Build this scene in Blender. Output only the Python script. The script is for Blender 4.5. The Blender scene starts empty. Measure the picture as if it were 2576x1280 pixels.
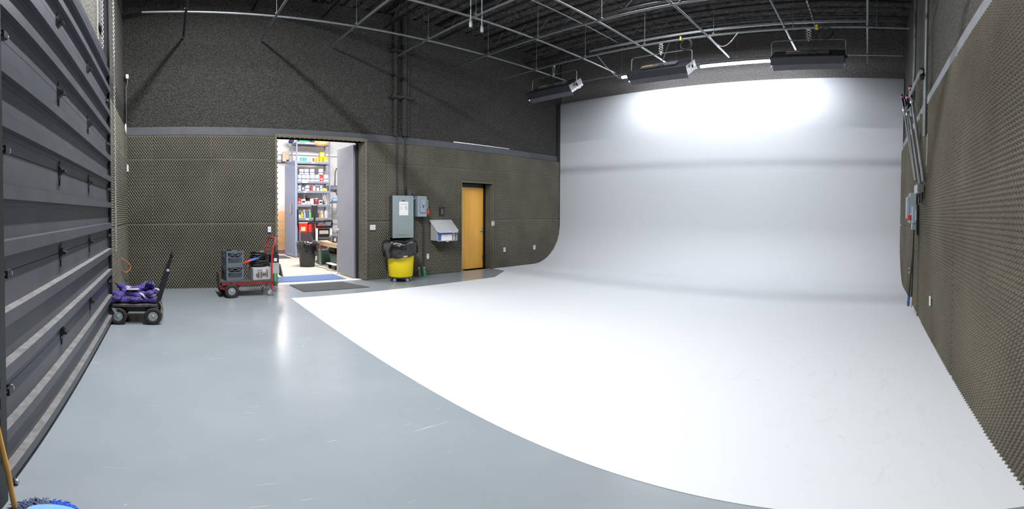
import bpy, math, random
import numpy as np
from math import sin, cos, pi, radians, tan, atan2
from mathutils import Vector, Matrix
random.seed(7); rng = np.random.default_rng(7)
sc = bpy.context.scene
col = sc.collection

# ---------------------------------------------------------------- camera
F_PX, Y0, YAW, PIT, ROL, EYE = 1120.508, 553.626, 0.77272, -0.018388, -0.0045067, 1.587
def cam_R():
    cz, sz = cos(-YAW), sin(-YAW); Rz = np.array([[cz, -sz, 0], [sz, cz, 0], [0, 0, 1]])
    cx, sx = cos(PIT), sin(PIT); Rx = np.array([[1, 0, 0], [0, cx, -sx], [0, sx, cx]])
    cy, sy = cos(ROL), sin(ROL); Ry = np.array([[cy, 0, sy], [0, 1, 0], [-sy, 0, cy]])
    return Rz @ Rx @ Ry
RC = cam_R()
cd = bpy.data.cameras.new('camera'); cam = bpy.data.objects.new('camera', cd); col.objects.link(cam)
cd.type = 'PANO'
for holder in (cd, getattr(cd, 'cycles', None)):
    try:
        holder.panorama_type = 'EQUIRECTANGULAR'
        holder.longitude_min = -1288 / F_PX; holder.longitude_max = 1288 / F_PX
        holder.latitude_max = Y0 / F_PX; holder.latitude_min = -(1280 - Y0) / F_PX
        break
    except Exception:
        pass
cd.clip_start = 0.02; cd.clip_end = 100
M3 = Matrix([[RC[i][0], RC[i][2], -RC[i][1]] for i in range(3)])
cam.matrix_world = Matrix.Translation((0, 0, EYE)) @ M3.to_4x4()
sc.camera = cam

def ray(x, y):
    az = (x - 1288) / F_PX; el = (Y0 - y) / F_PX
    return RC @ np.array([sin(az) * cos(el), cos(az) * cos(el), sin(el)])
def atY(x, y, Y):
    v = ray(x, y); v = v / v[1] * Y; return Vector((v[0], v[1], v[2] + EYE))
def atX(x, y, X):
    v = ray(x, y); v = v / v[0] * X; return Vector((v[0], v[1], v[2] + EYE))
def atZ(x, y, Z):
    v = ray(x, y); v = v / v[2] * (Z - EYE); return Vector((v[0], v[1], v[2] + EYE))

# ---------------------------------------------------------------- world / exposure / lights
w = bpy.data.worlds.new('world'); sc.world = w; w.use_nodes = True
w.node_tree.nodes['Background'].inputs[0].default_value = (0.5, 0.55, 0.62, 1)
w.node_tree.nodes['Background'].inputs[1].default_value = 0.0
sc.view_settings.view_transform = 'Standard'; sc.view_settings.look = 'None'
sc.view_settings.gamma = 1; sc.view_settings.use_curve_mapping = False
sc.view_settings.exposure = 0.2
sc.cycles.max_bounces = 6; sc.cycles.diffuse_bounces = 4; sc.cycles.glossy_bounces = 3
sc.cycles.transmission_bounces = 4; sc.cycles.caustics_reflective = False; sc.cycles.caustics_refractive = False
sc.cycles.sample_clamp_indirect = 6

def area(name, loc, target, size, power, color=(1, 1, 1), size_y=None, spread=None):
    l = bpy.data.lights.new(name, 'AREA'); l.energy = power; l.color = color; l.size = size
    if size_y: l.shape = 'RECTANGLE'; l.size_y = size_y
    if spread: l.spread = spread
    o = bpy.data.objects.new(name, l); col.objects.link(o); o.location = loc
    d = Vector(target) - Vector(loc); o.rotation_euler = d.to_track_quat('-Z', 'Y').to_euler()
    return o
COOL = (0.965, 0.98, 1.0)
area('high_bay_lamp', (0.96, 4.4, 6.30), (0.96, 4.4, 0), 0.16, 700, COOL, 4.6)
area('high_bay_lamp', (3.9, 2.1, 6.10), (5.0, 5.0, 0), 1.6, 75, COOL)
area('high_bay_lamp', (7.4, 3.9, 6.10), (7.6, 6.0, 0), 1.6, 55, COOL)
area('store_room_lamp', (3.6, 11.2, 4.6), (3.7, 12.0, 0), 1.6, 190, (1, 0.98, 0.97), 0.6)
area('store_room_lamp', (4.6, 11.6, 4.6), (4.9, 15.0, 1.6), 1.6, 260, (1, 0.98, 0.97), 0.6)
area('corridor_lamp', (4.2, 17.0, 3.6), (4.2, 17.2, 0), 0.8, 90, (1, 0.95, 0.9))

# ---------------------------------------------------------------- materials
MATS = {}
def mat(name, c, rough=0.6, metal=0.0, var=0.10, vscale=6.0, bump=0.0, bscale=60.0, spec=0.5, emit=None, estr=0, coat=0.0, alpha=None, bdist=0.01, detail=3):
    if name in MATS: return MATS[name]
    m = bpy.data.materials.new(name); m.use_nodes = True; nt = m.node_tree; N = nt.nodes; L = nt.links
    b = N['Principled BSDF']; b.inputs['Roughness'].default_value = rough; b.inputs['Metallic'].default_value = metal
    b.inputs['Specular IOR Level'].default_value = spec
    tc = N.new('ShaderNodeTexCoord')
    n = N.new('ShaderNodeTexNoise'); n.inputs['Scale'].default_value = vscale; n.inputs['Detail'].default_value = detail
    L.new(tc.outputs['Object'], n.inputs['Vector'])
    r = N.new('ShaderNodeValToRGB')
    r.color_ramp.elements[0].position = 0.3; r.color_ramp.elements[1].position = 0.7
    r.color_ramp.elements[0].color = (*[x * (1 - var) for x in c], 1)
    r.color_ramp.elements[1].color = (*[min(1, x * (1 + var)) for x in c], 1)
    L.new(n.outputs['Fac'], r.inputs['Fac']); L.new(r.outputs['Color'], b.inputs['Base Color'])
    if bump:
        n2 = N.new('ShaderNodeTexNoise'); n2.inputs['Scale'].default_value = bscale; n2.inputs['Detail'].default_value = 3
        L.new(tc.outputs['Object'], n2.inputs['Vector'])
        bp = N.new('ShaderNodeBump'); bp.inputs['Strength'].default_value = bump; bp.inputs['Distance'].default_value = bdist
        L.new(n2.outputs['Fac'], bp.inputs['Height']); L.new(bp.outputs['Normal'], b.inputs['Normal'])
    if emit:
        b.inputs['Emission Color'].default_value = (*emit, 1); b.inputs['Emission Strength'].default_value = estr
    if coat: b.inputs['Coat Weight'].default_value = coat
    if alpha is not None: b.inputs['Alpha'].default_value = alpha
    MATS[name] = m; return m
def srgb(r, g, b):
    f = lambda v: ((v / 255 + 0.055) / 1.055) ** 2.4 if v > 10 else v / 255 / 12.92
    return (f(r), f(g), f(b))

m_foam = mat('foam', (0.150, 0.141, 0.113), 0.95, var=0.14, vscale=1.3, spec=0.1)
m_foam2 = mat('foam_right', (0.138, 0.127, 0.098), 0.95, var=0.22, vscale=0.9, spec=0.1)
m_spray = mat('sprayed_wall', (0.072, 0.071, 0.066), 0.95, var=0.45, vscale=38, bump=1.0, bscale=36, bdist=0.075, spec=0.15, detail=5)
m_spray2 = mat('sprayed_wall_lit', (0.105, 0.10, 0.088), 0.95, var=0.3, vscale=30, bump=1.0, bscale=26, bdist=0.04, spec=0.15, detail=5)  # lighter copy of the sprayed wall, with closer lamp light put into its colour
m_deck = mat('sprayed_deck', (0.07, 0.067, 0.063), 0.95, var=0.5, vscale=9, bump=1.0, bscale=12, bdist=0.06, spec=0.1, detail=5)
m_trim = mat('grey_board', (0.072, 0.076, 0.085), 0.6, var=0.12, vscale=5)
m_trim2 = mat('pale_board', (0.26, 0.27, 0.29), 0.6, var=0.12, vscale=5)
m_door = mat('charcoal_steel', (0.072, 0.075, 0.087), 0.42, var=0.12, vscale=3, metal=0.1)
m_doordust = mat('dusty_steel', (0.165, 0.158, 0.158), 0.7, var=0.25, vscale=14)
m_track = mat('dark_track_steel', (0.05, 0.05, 0.055), 0.45, metal=0.5)
m_black = mat('black_paint', (0.012, 0.012, 0.014), 0.5)
m_blackpl = mat('black_plastic', (0.014, 0.014, 0.016), 0.35)
m_rubber = mat('black_rubber', (0.018, 0.017, 0.016), 0.75, var=0.25, vscale=30)
m_steel = mat('bare_steel', (0.55, 0.55, 0.55), 0.35, metal=0.9)
m_pipe = mat('galvanised_pipe', (0.20, 0.215, 0.22), 0.5, metal=0.6)
m_dpipe = mat('dark_pipe', (0.05, 0.052, 0.055), 0.5, metal=0.5)
m_zinc = mat('zinc', (0.42, 0.45, 0.45), 0.4, metal=0.7, var=0.2, vscale=30)
m_bag = mat('bin_liner', (0.012, 0.012, 0.014), 0.22, bump=0.8, bscale=9, bdist=0.03, coat=0.3)
m_yellow = mat('yellow_plastic', (0.95, 0.73, 0.003), 0.45, var=0.04)
m_panel = mat('panel_grey', (0.27, 0.33, 0.34), 0.5, var=0.05)
m_panel2 = mat('switch_grey', (0.28, 0.34, 0.39), 0.45, var=0.05)
m_white = mat('white_plastic', (0.75, 0.76, 0.77), 0.5, var=0.03)
m_paper = mat('paper', (0.85, 0.85, 0.84), 0.8, var=0.02)
m_ink = mat('ink', (0.06, 0.06, 0.06), 0.8)
m_greyink = mat('grey_ink', (0.42, 0.42, 0.42), 0.8)
m_dkred = mat('worn_red_paint', (0.20, 0.014, 0.014), 0.5, var=0.4, vscale=18)
m_red = mat('red_paint', (0.45, 0.022, 0.024), 0.4, var=0.12)
m_redpl = mat('red_plastic', (0.72, 0.035, 0.025), 0.4, var=0.08)
m_dred = mat('dark_red', (0.13, 0.008, 0.008), 0.5)
m_blue = mat('blue_plastic', (0.03, 0.13, 0.50), 0.4)
m_green = mat('green_plastic', (0.03, 0.38, 0.18), 0.5)
m_dgreen = mat('dark_green_plastic', (0.03, 0.075, 0.055), 0.5)
m_orange = mat('orange', (0.75, 0.25, 0.06), 0.5)
m_cream = mat('cream', (0.65, 0.55, 0.36), 0.5)
m_purple = mat('purple_canvas', (0.062, 0.042, 0.22), 0.8, var=0.2, vscale=9, bump=0.5, bscale=14, bdist=0.02)
m_lilac = mat('pale_canvas', (0.38, 0.34, 0.38), 0.85)
m_crate = mat('crate_grey', (0.10, 0.12, 0.14), 0.5, var=0.15)
m_alum = mat('aluminium_box', (0.42, 0.43, 0.42), 0.5, metal=0.3, var=0.08)
m_carpet = mat('grey_mat_pile', (0.085, 0.085, 0.092), 0.95, var=0.4, vscale=60, bump=1, bscale=150)
m_bmat = mat('blue_mat_pile', (0.13, 0.20, 0.38), 0.95, var=0.12, vscale=40, bump=1, bscale=150)
m_conc = mat('bare_concrete', (0.50, 0.45, 0.38), 0.75, var=0.14, vscale=3)
m_wallw = mat('store_wall_white', (0.66, 0.66, 0.68), 0.7, var=0.04)
m_pink = mat('corridor_paint', (0.78, 0.66, 0.66), 0.7, var=0.03)
m_tan = mat('corridor_block_tan', (0.80, 0.52, 0.27), 0.6, var=0.04)
m_bluedoor = mat('blue_grey_door', (0.30, 0.38, 0.56), 0.35, var=0.03)
m_greydoor = mat('grey_door', (0.26, 0.265, 0.30), 0.45, var=0.04, bump=0.15, bscale=200)
m_shelf = mat('shelf_steel', (0.20, 0.22, 0.29), 0.45, var=0.06)
m_particle = mat('particle_board', (0.62, 0.44, 0.27), 0.7, var=0.1, vscale=20)
m_tan2 = mat('kraft', (0.62, 0.40, 0.20), 0.8, var=0.15, bump=0.6, bscale=14, bdist=0.02)
m_navy = mat('navy_cloth', (0.02, 0.04, 0.12), 0.8)
m_handlewood = mat('varnished_wood', (0.72, 0.34, 0.03), 0.35, var=0.12, vscale=8, coat=0.3)
m_mop = mat('mop_yarn', (0.03, 0.10, 0.50), 0.9, var=0.25, vscale=40)
m_mopd = mat('dirty_mop_yarn', (0.09, 0.11, 0.20), 0.9, var=0.4, vscale=40)
m_mopf = mat('mop_cloth', (0.20, 0.42, 0.70), 0.6, var=0.05)
m_copper = mat('brown_pipe', (0.16, 0.07, 0.05), 0.5)
m_chain = mat('chain_steel', (0.55, 0.55, 0.56), 0.35, metal=0.8)
m_tube = mat('lamp_tube', (0.9, 0.9, 0.9), 0.4, emit=(0.88, 0.92, 1.0), estr=115)
m_tube2 = mat('soft_light_tube', (0.9, 0.9, 0.9), 0.4, emit=(0.90, 0.94, 1.0), estr=20)
m_reflector = mat('white_reflector', (0.8, 0.8, 0.8), 0.4)
m_fix = mat('fixture_black', (0.02, 0.021, 0.026), 0.5)
m_fixgrey = mat('fixture_flap_grey', (0.09, 0.09, 0.105), 0.55, bump=0.2, bscale=200)
m_pinkt = mat('pink_tape', (0.75, 0.22, 0.6), 0.5)
m_yel = mat('yellow_tape', (0.8, 0.6, 0.05), 0.5)

def wood_mat():
    m = bpy.data.materials.new('maple_veneer'); m.use_nodes = True; nt = m.node_tree; N = nt.nodes; L = nt.links; b = N['Principled BSDF']
    tc = N.new('ShaderNodeTexCoord'); mp = N.new('ShaderNodeMapping'); mp.inputs['Scale'].default_value = (14, 14, 0.35)
    L.new(tc.outputs['Object'], mp.inputs['Vector'])
    n = N.new('ShaderNodeTexNoise'); n.inputs['Scale'].default_value = 1.0; n.inputs['Detail'].default_value = 4; L.new(mp.outputs[0], n.inputs['Vector'])
    r = N.new('ShaderNodeValToRGB'); r.color_ramp.elements[0].position = 0.35; r.color_ramp.elements[1].position = 0.65
    r.color_ramp.elements[0].color = (0.76, 0.37, 0.045, 1); r.color_ramp.elements[1].color = (0.86, 0.45, 0.075, 1)
    L.new(n.outputs['Fac'], r.inputs['Fac']); L.new(r.outputs['Color'], b.inputs['Base Color']); b.inputs['Roughness'].default_value = 0.35
    return m
m_wood = wood_mat()

def floor_mat():
    m = bpy.data.materials.new('painted_grey_floor'); m.use_nodes = True; nt = m.node_tree; N = nt.nodes; L = nt.links; b = N['Principled BSDF']
    tc = N.new('ShaderNodeTexCoord')
    n = N.new('ShaderNodeTexNoise'); n.inputs['Scale'].default_value = 0.9; n.inputs['Detail'].default_value = 6; L.new(tc.outputs['Object'], n.inputs['Vector'])
    r = N.new('ShaderNodeValToRGB'); r.color_ramp.elements[0].position = 0.3; r.color_ramp.elements[1].position = 0.75
    r.color_ramp.elements[0].color = (0.25, 0.28, 0.302, 1); r.color_ramp.elements[1].color = (0.295, 0.325, 0.350, 1)
    L.new(n.outputs['Fac'], r.inputs['Fac'])
    # scratches: stretched sparse noise, two directions
    prev = r.outputs['Color']
    for rot, sx, sy, th in ((0.5, 1.1, 26, 0.725), (1.9, 1.4, 30, 0.73), (2.7, 7, 7.5, 0.755)):
        mp = N.new('ShaderNodeMapping'); mp.inputs['Rotation'].default_value = (0, 0, rot); mp.inputs['Scale'].default_value = (sx, sy, 1)
        L.new(tc.outputs['Object'], mp.inputs['Vector'])
        s = N.new('ShaderNodeTexNoise'); s.inputs['Scale'].default_value = 1.6; s.inputs['Detail'].default_value = 2.5; L.new(mp.outputs[0], s.inputs['Vector'])
        rr = N.new('ShaderNodeMapRange'); rr.inputs['From Min'].default_value = th; rr.inputs['From Max'].default_value = th + 0.03
        rr.inputs['To Max'].default_value = 0.55; L.new(s.outputs['Fac'], rr.inputs['Value'])
        mx = N.new('ShaderNodeMixRGB'); mx.inputs['Color2'].default_value = (0.66, 0.67, 0.69, 1)
        L.new(rr.outputs[0], mx.inputs['Fac']); L.new(prev, mx.inputs['Color1']); prev = mx.outputs['Color']
    L.new(prev, b.inputs['Base Color'])
    b.inputs['Roughness'].default_value = 0.22; b.inputs['Specular IOR Level'].default_value = 0.5
    return m
m_floor = floor_mat()

def white_mat():
    m = bpy.data.materials.new('cyclorama_white'); m.use_nodes = True; nt = m.node_tree; N = nt.nodes; L = nt.links; b = N['Principled BSDF']
    tc = N.new('ShaderNodeTexCoord')
    base = N.new('ShaderNodeRGB'); base.outputs[0].default_value = (0.70, 0.72, 0.745, 1)
    prev = base.outputs[0]
    def scuff(center, rad, rot, sx, sy, th, col_, amt, prev):
        sub = N.new('ShaderNodeVectorMath'); sub.operation = 'DISTANCE'; sub.inputs[1].default_value = center
        L.new(tc.outputs['Object'], sub.inputs[0])
        mask = N.new('ShaderNodeMapRange'); mask.inputs['From Min'].default_value = rad; mask.inputs['From Max'].default_value = rad * 0.3
        L.new(sub.outputs['Value'], mask.inputs['Value'])
        mp = N.new('ShaderNodeMapping'); mp.inputs['Rotation'].default_value = (0, 0, rot); mp.inputs['Scale'].default_value = (sx, sy, 1)
        L.new(tc.outputs['Object'], mp.inputs['Vector'])
        s = N.new('ShaderNodeTexNoise'); s.inputs['Scale'].default_value = 1.6; s.inputs['Detail'].default_value = 6; s.inputs['Distortion'].default_value = 1.2
        L.new(mp.outputs[0], s.inputs['Vector'])
        rr = N.new('ShaderNodeMapRange'); rr.inputs['From Min'].default_value = th; rr.inputs['From Max'].default_value = th + 0.24; L.new(s.outputs['Fac'], rr.inputs['Value'])
        mu = N.new('ShaderNodeMath'); mu.operation = 'MULTIPLY'; L.new(rr.outputs[0], mu.inputs[0]); L.new(mask.outputs[0], mu.inputs[1])
        mu2 = N.new('ShaderNodeMath'); mu2.operation = 'MULTIPLY'; mu2.inputs[1].default_value = amt; L.new(mu.outputs[0], mu2.inputs[0])
        mx = N.new('ShaderNodeMixRGB'); mx.inputs['Color2'].default_value = (*col_, 1)
        L.new(mu2.outputs[0], mx.inputs['Fac']); L.new(prev, mx.inputs['Color1']); return mx.outputs['Color']
    prev = scuff((4.2, 0.3, 0), 2.6, 0.5, 1.4, 5, 0.60, (0.46, 0.45, 0.44), 0.34, prev)
    prev = scuff((4.9, -0.1, 0), 1.6, 2.4, 2.2, 9, 0.66, (0.28, 0.27, 0.27), 0.6, prev)
    prev = scuff((2.9, 0.0, 0), 1.0, 1.1, 2.5, 6, 0.60, (0.46, 0.45, 0.43), 0.4, prev)
    prev = scuff((2.5, -0.45, 0), 0.9, 1.8, 2.5, 6, 0.60, (0.46, 0.45, 0.43), 0.4, prev)
    prev = scuff((5.0, 3.0, 0), 5.5, 0.9, 9, 11, 0.74, (0.5, 0.49, 0.47), 0.4, prev)
    L.new(prev, b.inputs['Base Color']); b.inputs['Roughness'].default_value = 0.55; b.inputs['Specular IOR Level'].default_value = 0.35
    return m
m_cyc = white_mat()

# ---------------------------------------------------------------- mesh helpers
class MB:
    def __init__(s): s.v = []; s.f = []; s.m = []; s.mats = []; s.cur = 0; s.smooth = []
    def mat(s, m):
        if m not in s.mats: s.mats.append(m)
        s.cur = s.mats.index(m); return s
    def add(s, vs, fs, smooth=False):
        b = len(s.v); s.v += [tuple(p) for p in vs]
        for f in fs: s.f.append(tuple(b + i for i in f)); s.m.append(s.cur); s.smooth.append(smooth)
        return s
    def box(s, x0, x1, y0, y1, z0, z1, M=None):
        vs = [Vector((x, y, z)) for x in (x0, x1) for y in (y0, y1) for z in (z0, z1)]
        if M is not None: vs = [M @ p for p in vs]
        return s.add(vs, [(0, 1, 3, 2), (4, 6, 7, 5), (0, 4, 5, 1), (2, 3, 7, 6), (0, 2, 6, 4), (1, 5, 7, 3)])
    def bbox(s, x0, x1, y0, y1, z0, z1, c=0.01, M=None):   # bevelled box (vertical-edge and horizontal-edge chamfers)
        vs = []; 
        for (z, k) in ((z0, c), (z0 + c, 0), (z1 - c, 0), (z1, c)):
            X0, X1, Yy0, Yy1 = x0 + k, x1 - k, y0 + k, y1 - k
            e = c * 0.7
            ring = [(X0 + e, Yy0), (X1 - e, Yy0), (X1, Yy0 + e), (X1, Yy1 - e), (X1 - e, Yy1), (X0 + e, Yy1), (X0, Yy1 - e), (X0, Yy0 + e)]
            vs += [Vector((a, b, z)) for a, b in ring]
        if M is not None: vs = [M @ p for p in vs]
        fs = [tuple(range(7, -1, -1)), tuple(range(24, 32))]
        for r in range(3):
            for i in range(8): fs.append((r * 8 + i, r * 8 + (i + 1) % 8, (r + 1) * 8 + (i + 1) % 8, (r + 1) * 8 + i))
        return s.add(vs, fs)
    def tube(s, pts, r, n=8, closed=False, cap=True, squash=None):
        pts = [Vector(p) for p in pts]; k = len(pts)
        rr = r if isinstance(r, (list, tuple)) else [r] * k
        prev = None; vs = []
        for i, p in enumerate(pts):
            if closed: d = pts[(i + 1) % k] - pts[i - 1]
            else: d = (pts[min(i + 1, k - 1)] - pts[max(i - 1, 0)])
            if d.length < 1e-9: d = Vector((0, 0, 1))
            d.normalize()
            if prev is None:
                a = Vector((0, 0, 1)) if abs(d.z) < 0.9 else Vector((1, 0, 0))
                u = d.cross(a).normalized()
            else:
                u = prev - d * prev.dot(d)
                u = u.normalized() if u.length > 1e-6 else d.cross(Vector((0, 0, 1))).normalized()
            prev = u; v2 = d.cross(u)
            for j in range(n):
                t = 2 * pi * j / n; vs.append(p + (u * cos(t) + v2 * sin(t)) * rr[i])
        fs = []
        K = k if closed else k - 1
        for i in range(K):
            a = i * n; b = ((i + 1) % k) * n
            for j in range(n): fs.append((a + j, a + (j + 1) % n, b + (j + 1) % n, b + j))
        s.add(vs, fs, True)
        if cap and not closed:
            s.add([vs[j] for j in range(n)], [tuple(range(n - 1, -1, -1))])
            s.add([vs[(k - 1) * n + j] for j in range(n)], [tuple(range(n))])
        return s
    def lathe(s, prof, c=(0, 0, 0), n=24, M=None, smooth=True, wob=None):
        vs = []; c = Vector(c)
        for i, (r, z) in enumerate(prof):
            for j in range(n):
                t = 2 * pi * j / n; q = r * (1 + (wob(t, z) if wob else 0))
                p = Vector((q * cos(t), q * sin(t), z)); vs.append((M @ p if M is not None else p) + c)
        fs = []
        for i in range(len(prof) - 1):
            for j in range(n): fs.append((i * n + j, i * n + (j + 1) % n, (i + 1) * n + (j + 1) % n, (i + 1) * n + j))
        s.add(vs, fs, smooth)
        if prof[0][0] > 1e-4: s.add(vs[:n], [tuple(range(n - 1, -1, -1))])
        if prof[-1][0] > 1e-4: s.add(vs[-n:], [tuple(range(n))])
        return s
    def prism(s, poly, axis, a0, a1):   # poly in the other two axes (order: the remaining axes ascending)
        def P(u, v, t):
            return {0: (t, u, v), 1: (u, t, v), 2: (u, v, t)}[axis]
        n = len(poly)
        vs = [P(u, v, a0) for u, v in poly] + [P(u, v, a1) for u, v in poly]
        fs = [tuple(range(n - 1, -1, -1)), tuple(range(n, 2 * n))] + [(i, (i + 1) % n, n + (i + 1) % n, n + i) for i in range(n)]
        return s.add(vs, fs)
    def build(s, name, parent=None, material=None):
        me = bpy.data.meshes.new(name); me.from_pydata(s.v, [], s.f)
        if material is not None and not s.mats: s.mats = [material]
        for m in s.mats: me.materials.append(m)
        for p, mi, sm in zip(me.polygons, s.m, s.smooth): p.material_index = mi; p.use_smooth = sm
        me.update()
        import bmesh
        bm = bmesh.new(); bm.from_mesh(me); bmesh.ops.recalc_face_normals(bm, faces=bm.faces); bm.to_mesh(me); bm.free()
        o = bpy.data.objects.new(name, me); col.objects.link(o)
        if parent is not None:
            o.parent = parent
            o.matrix_parent_inverse = Matrix.Identity(4)
        return o
def tag(o, label=None, cat=None, group=None, kind=None):
    if label: o['label'] = label
    if cat: o['category'] = cat
    if group: o['group'] = group
    if kind: o['kind'] = kind
    return o
def empty(name, loc, label, cat, group=None, rz=0):
    o = bpy.data.objects.new(name, None); col.objects.link(o); o.location = loc; o.rotation_euler = (0, 0, rz); o.empty_display_size = 0.1
    return tag(o, label, cat, group)
def copy_tree(o, parent=None):
    c = o.copy(); col.objects.link(c)
    if parent is not None: c.parent = parent
    for ch in [x for x in CH.get(o.name, [])]: copy_tree(ch, c)
    return c
CH = {}
def part(mb, name, parent, material=None, label=None):
    o = mb.build(name, parent, material); CH.setdefault(parent.name, []).append(o)
    if label: o['label'] = label
    return o
def struct(mb, name, material=None, parent=None):
    o = mb.build(name, parent, material)
    o['kind'] = 'structure'
    return o
def arc(c, r, a0, a1, n, plane='xz', off=0):
    out = []
    for i in range(n + 1):
        t = a0 + (a1 - a0) * i / n
        if plane == 'xz': out.append(Vector((c[0] + r * cos(t), c[1], c[2] + r * sin(t))))
        elif plane == 'yz': out.append(Vector((c[0], c[1] + r * cos(t), c[2] + r * sin(t))))
        else: out.append(Vector((c[0] + r * cos(t), c[1] + r * sin(t), c[2])))
    return out

# ---------------------------------------------------------------- room constants
XA, YB, XC, YD, ZC = -0.84, 9.30, 11.30, -0.88, 6.60
ZT0, ZT1 = 3.225, 3.40           # trim board above the foam
DX0, DX1, DZ = 2.315, 4.375, 3.21  # big doorway
WX0, WX1, WZ = 7.165, 8.24, 2.36 # wood door recess
WT = 0.24

def foam(name, material, o, ud, nd, u0, u1, v0, v1, holes=(), pu=0.054, pv=0.078, amp=0.030, nu=6, nv=5, useam=(), vseam=(), parent=None, base=0.045):
    """egg-crate foam: a real height field on a wall; o origin, ud direction along the wall, nd its normal"""
    nU = int((u1 - u0) / (pu / nu)) + 1; nV = int((v1 - v0) / (pv / nv)) + 1
    U = np.linspace(u0, u1, nU); V = np.linspace(v0, v1, nV); UU, VV = np.meshgrid(U, V, indexing='ij')
    f_ = 0.5 + 0.5 * np.cos(2 * pi * UU / pu) * np.cos(2 * pi * VV / pv)
    h = base + amp * (1 - 2.5 * (1 - f_) ** 1.7)
    h += rng.normal(0, 0.0012, h.shape)
    for sx in useam: h = np.where(np.abs(UU - sx) < pu / nu * 0.6, h * 0.45, h)
    for sz in vseam: h = np.where(np.abs(VV - sz) < pv / nv * 0.6, h * 0.62, h)
    # slight offset of each panel
    pid = np.zeros_like(h)
    for sx in useam: pid += (UU > sx) * 1.7
    for sz in vseam: pid += (VV > sz) * 3.1
    h = h + 0.003 * np.sin(pid * 2.3)
    edge = (UU <= u0 + 1e-6) | (UU >= u1 - 1e-6) | (VV >= v1 - 1e-6)
    h = np.where(edge, 0.0, h)
    ud = np.array(ud, float); nd = np.array(nd, float); o = np.array(o, float)
    co = o[None, None] + UU[..., None] * ud + VV[..., None] * np.array([0, 0, 1.]) + h[..., None] * nd
    idx = np.arange(nU * nV).reshape(nU, nV)
    f = np.stack([idx[:-1, :-1], idx[1:, :-1], idx[1:, 1:], idx[:-1, 1:]], -1)
    cu = (UU[:-1, :-1] + UU[1:, 1:]) / 2; cv = (VV[:-1, :-1] + VV[1:, 1:]) / 2
    keep = np.ones(cu.shape, bool)
    for a, b, c, d in holes: keep &= ~((cu > a) & (cu < b) & (cv > c) & (cv < d))
    f = f[keep]
    if np.dot(np.cross(ud, [0, 0, 1]), nd) < 0: f = f[:, ::-1]
    me = bpy.data.meshes.new(name)
    me.vertices.add(nU * nV); me.vertices.foreach_set('co', co.reshape(-1))
    me.loops.add(f.size); me.loops.foreach_set('vertex_index', f.reshape(-1).astype(np.int32))
    me.polygons.add(len(f)); me.polygons.foreach_set('loop_start', np.arange(len(f), dtype=np.int32) * 4)
    me.polygons.foreach_set('use_smooth', np.ones(len(f), bool))
    me.update(calc_edges=True); me.validate(); me.materials.append(material)
    ob = bpy.data.objects.new(name, me); col.objects.link(ob)
    if parent is not None: ob.parent = parent
    return ob

# ---------------------------------------------------------------- structure
b = MB(); b.box(-1.4, 11.6, -1.2, 9.36, -0.2, 0); struct(b, 'floor', m_floor)
# back wall with two openings
b = MB(); y0, y1 = YB, YB + WT
for x0, x1, z0, z1 in ((-1.3, DX0, 0, ZC), (DX0, DX1, DZ, ZC), (DX1, WX0, 0, ZC), (WX0, WX1, WZ, ZC), (WX1, 11.6, 0, ZC)):
    b.box(x0, x1, y0, y1, z0, z1)
wall_back = struct(b, 'wall_back', m_spray)
usm = [-0.30, 0.92, 2.14, 4.95, 6.17, 7.02, 8.75, 9.97]
fo = foam('acoustic_foam', m_foam, (0, YB, 0), (1, 0, 0), (0, -1, 0), -0.90, 11.15, 0.0, ZT0,
     holes=[(DX0 - 0.04, DX1 + 0.04, -1, DZ + 0.02), (WX0 - 0.02, WX1 + 0.02, -1, WZ + 0.01)], useam=usm, vseam=[1.37, 2.72], parent=wall_back)
fo['label'] = 'olive grey egg-crate acoustic foam'
# right wall (beside the camera)
b = MB(); b.box(-1.3, 11.6, YD - 0.2, YD, 0, ZC); wall_right = struct(b, 'wall_right', m_spray2)
foam('acoustic_foam', m_foam2, (0, YD, 0), (1, 0, 0), (0, 1, 0), -0.84, 6.93, 0.0, ZT0, useam=[0.5, 1.72, 2.94, 4.16, 5.38, 6.60], vseam=[], nu=6, nv=6, amp=0.030, pu=0.052, pv=0.071, parent=wall_right)
foam('acoustic_foam', m_foam2, (0, YD, 0), (1, 0, 0), (0, 1, 0), 6.98, 11.15, 0.0, ZT0, useam=[8.20, 9.42], vseam=[1.37, 2.72], amp=0.019, parent=wall_right)
b = MB(); b.box(6.93, 6.98, YD, YD + 0.085, 0, ZT0); t = struct(b, 'trim_1', m_foam2)
# front wall behind the cyclorama
b = MB(); b.box(XC, XC + 0.25, -1.1, 9.5, 0, ZC); struct(b, 'wall_front', mat('sprayed_front_lit', (0.15, 0.145, 0.14), 0.95, var=0.3, vscale=30, bump=1.0, bscale=26, bdist=0.05, spec=0.15, detail=5))  # sprayed wall copy with the glow of the tubes put into its base colour
# left wall around the sectional door: y 2.14..6.25, z 0..3.72
GY0, GY1, GZ = 2.14, 6.22, 3.70
b = MB(); xo = XA - 0.06
for a0, a1, z0, z1 in ((-1.1, GY0 - 0.18, 0, ZC), (GY0 - 0.18, GY1 + 0.04, GZ + 0.02, ZC), (GY1 + 0.04, 9.5, 0, ZC)):
    b.box(xo - 0.25, xo, a0, a1, z0, z1)
wall_left = struct(b, 'wall_left', m_spray2)
foam('acoustic_foam', m_foam, (xo, 0, 0), (0, 1, 0), (1, 0, 0), GY1 + 0.16, 9.27, 0.0, 3.36, pu=0.054, vseam=[1.37, 2.72], useam=[7.6], parent=wall_left)
b = MB(); b.box(xo - 0.28, xo - 0.25, GY0 - 0.3, GY1 + 0.1, 0, GZ + 0.1); struct(b, 'wall_outside', m_black)
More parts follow.
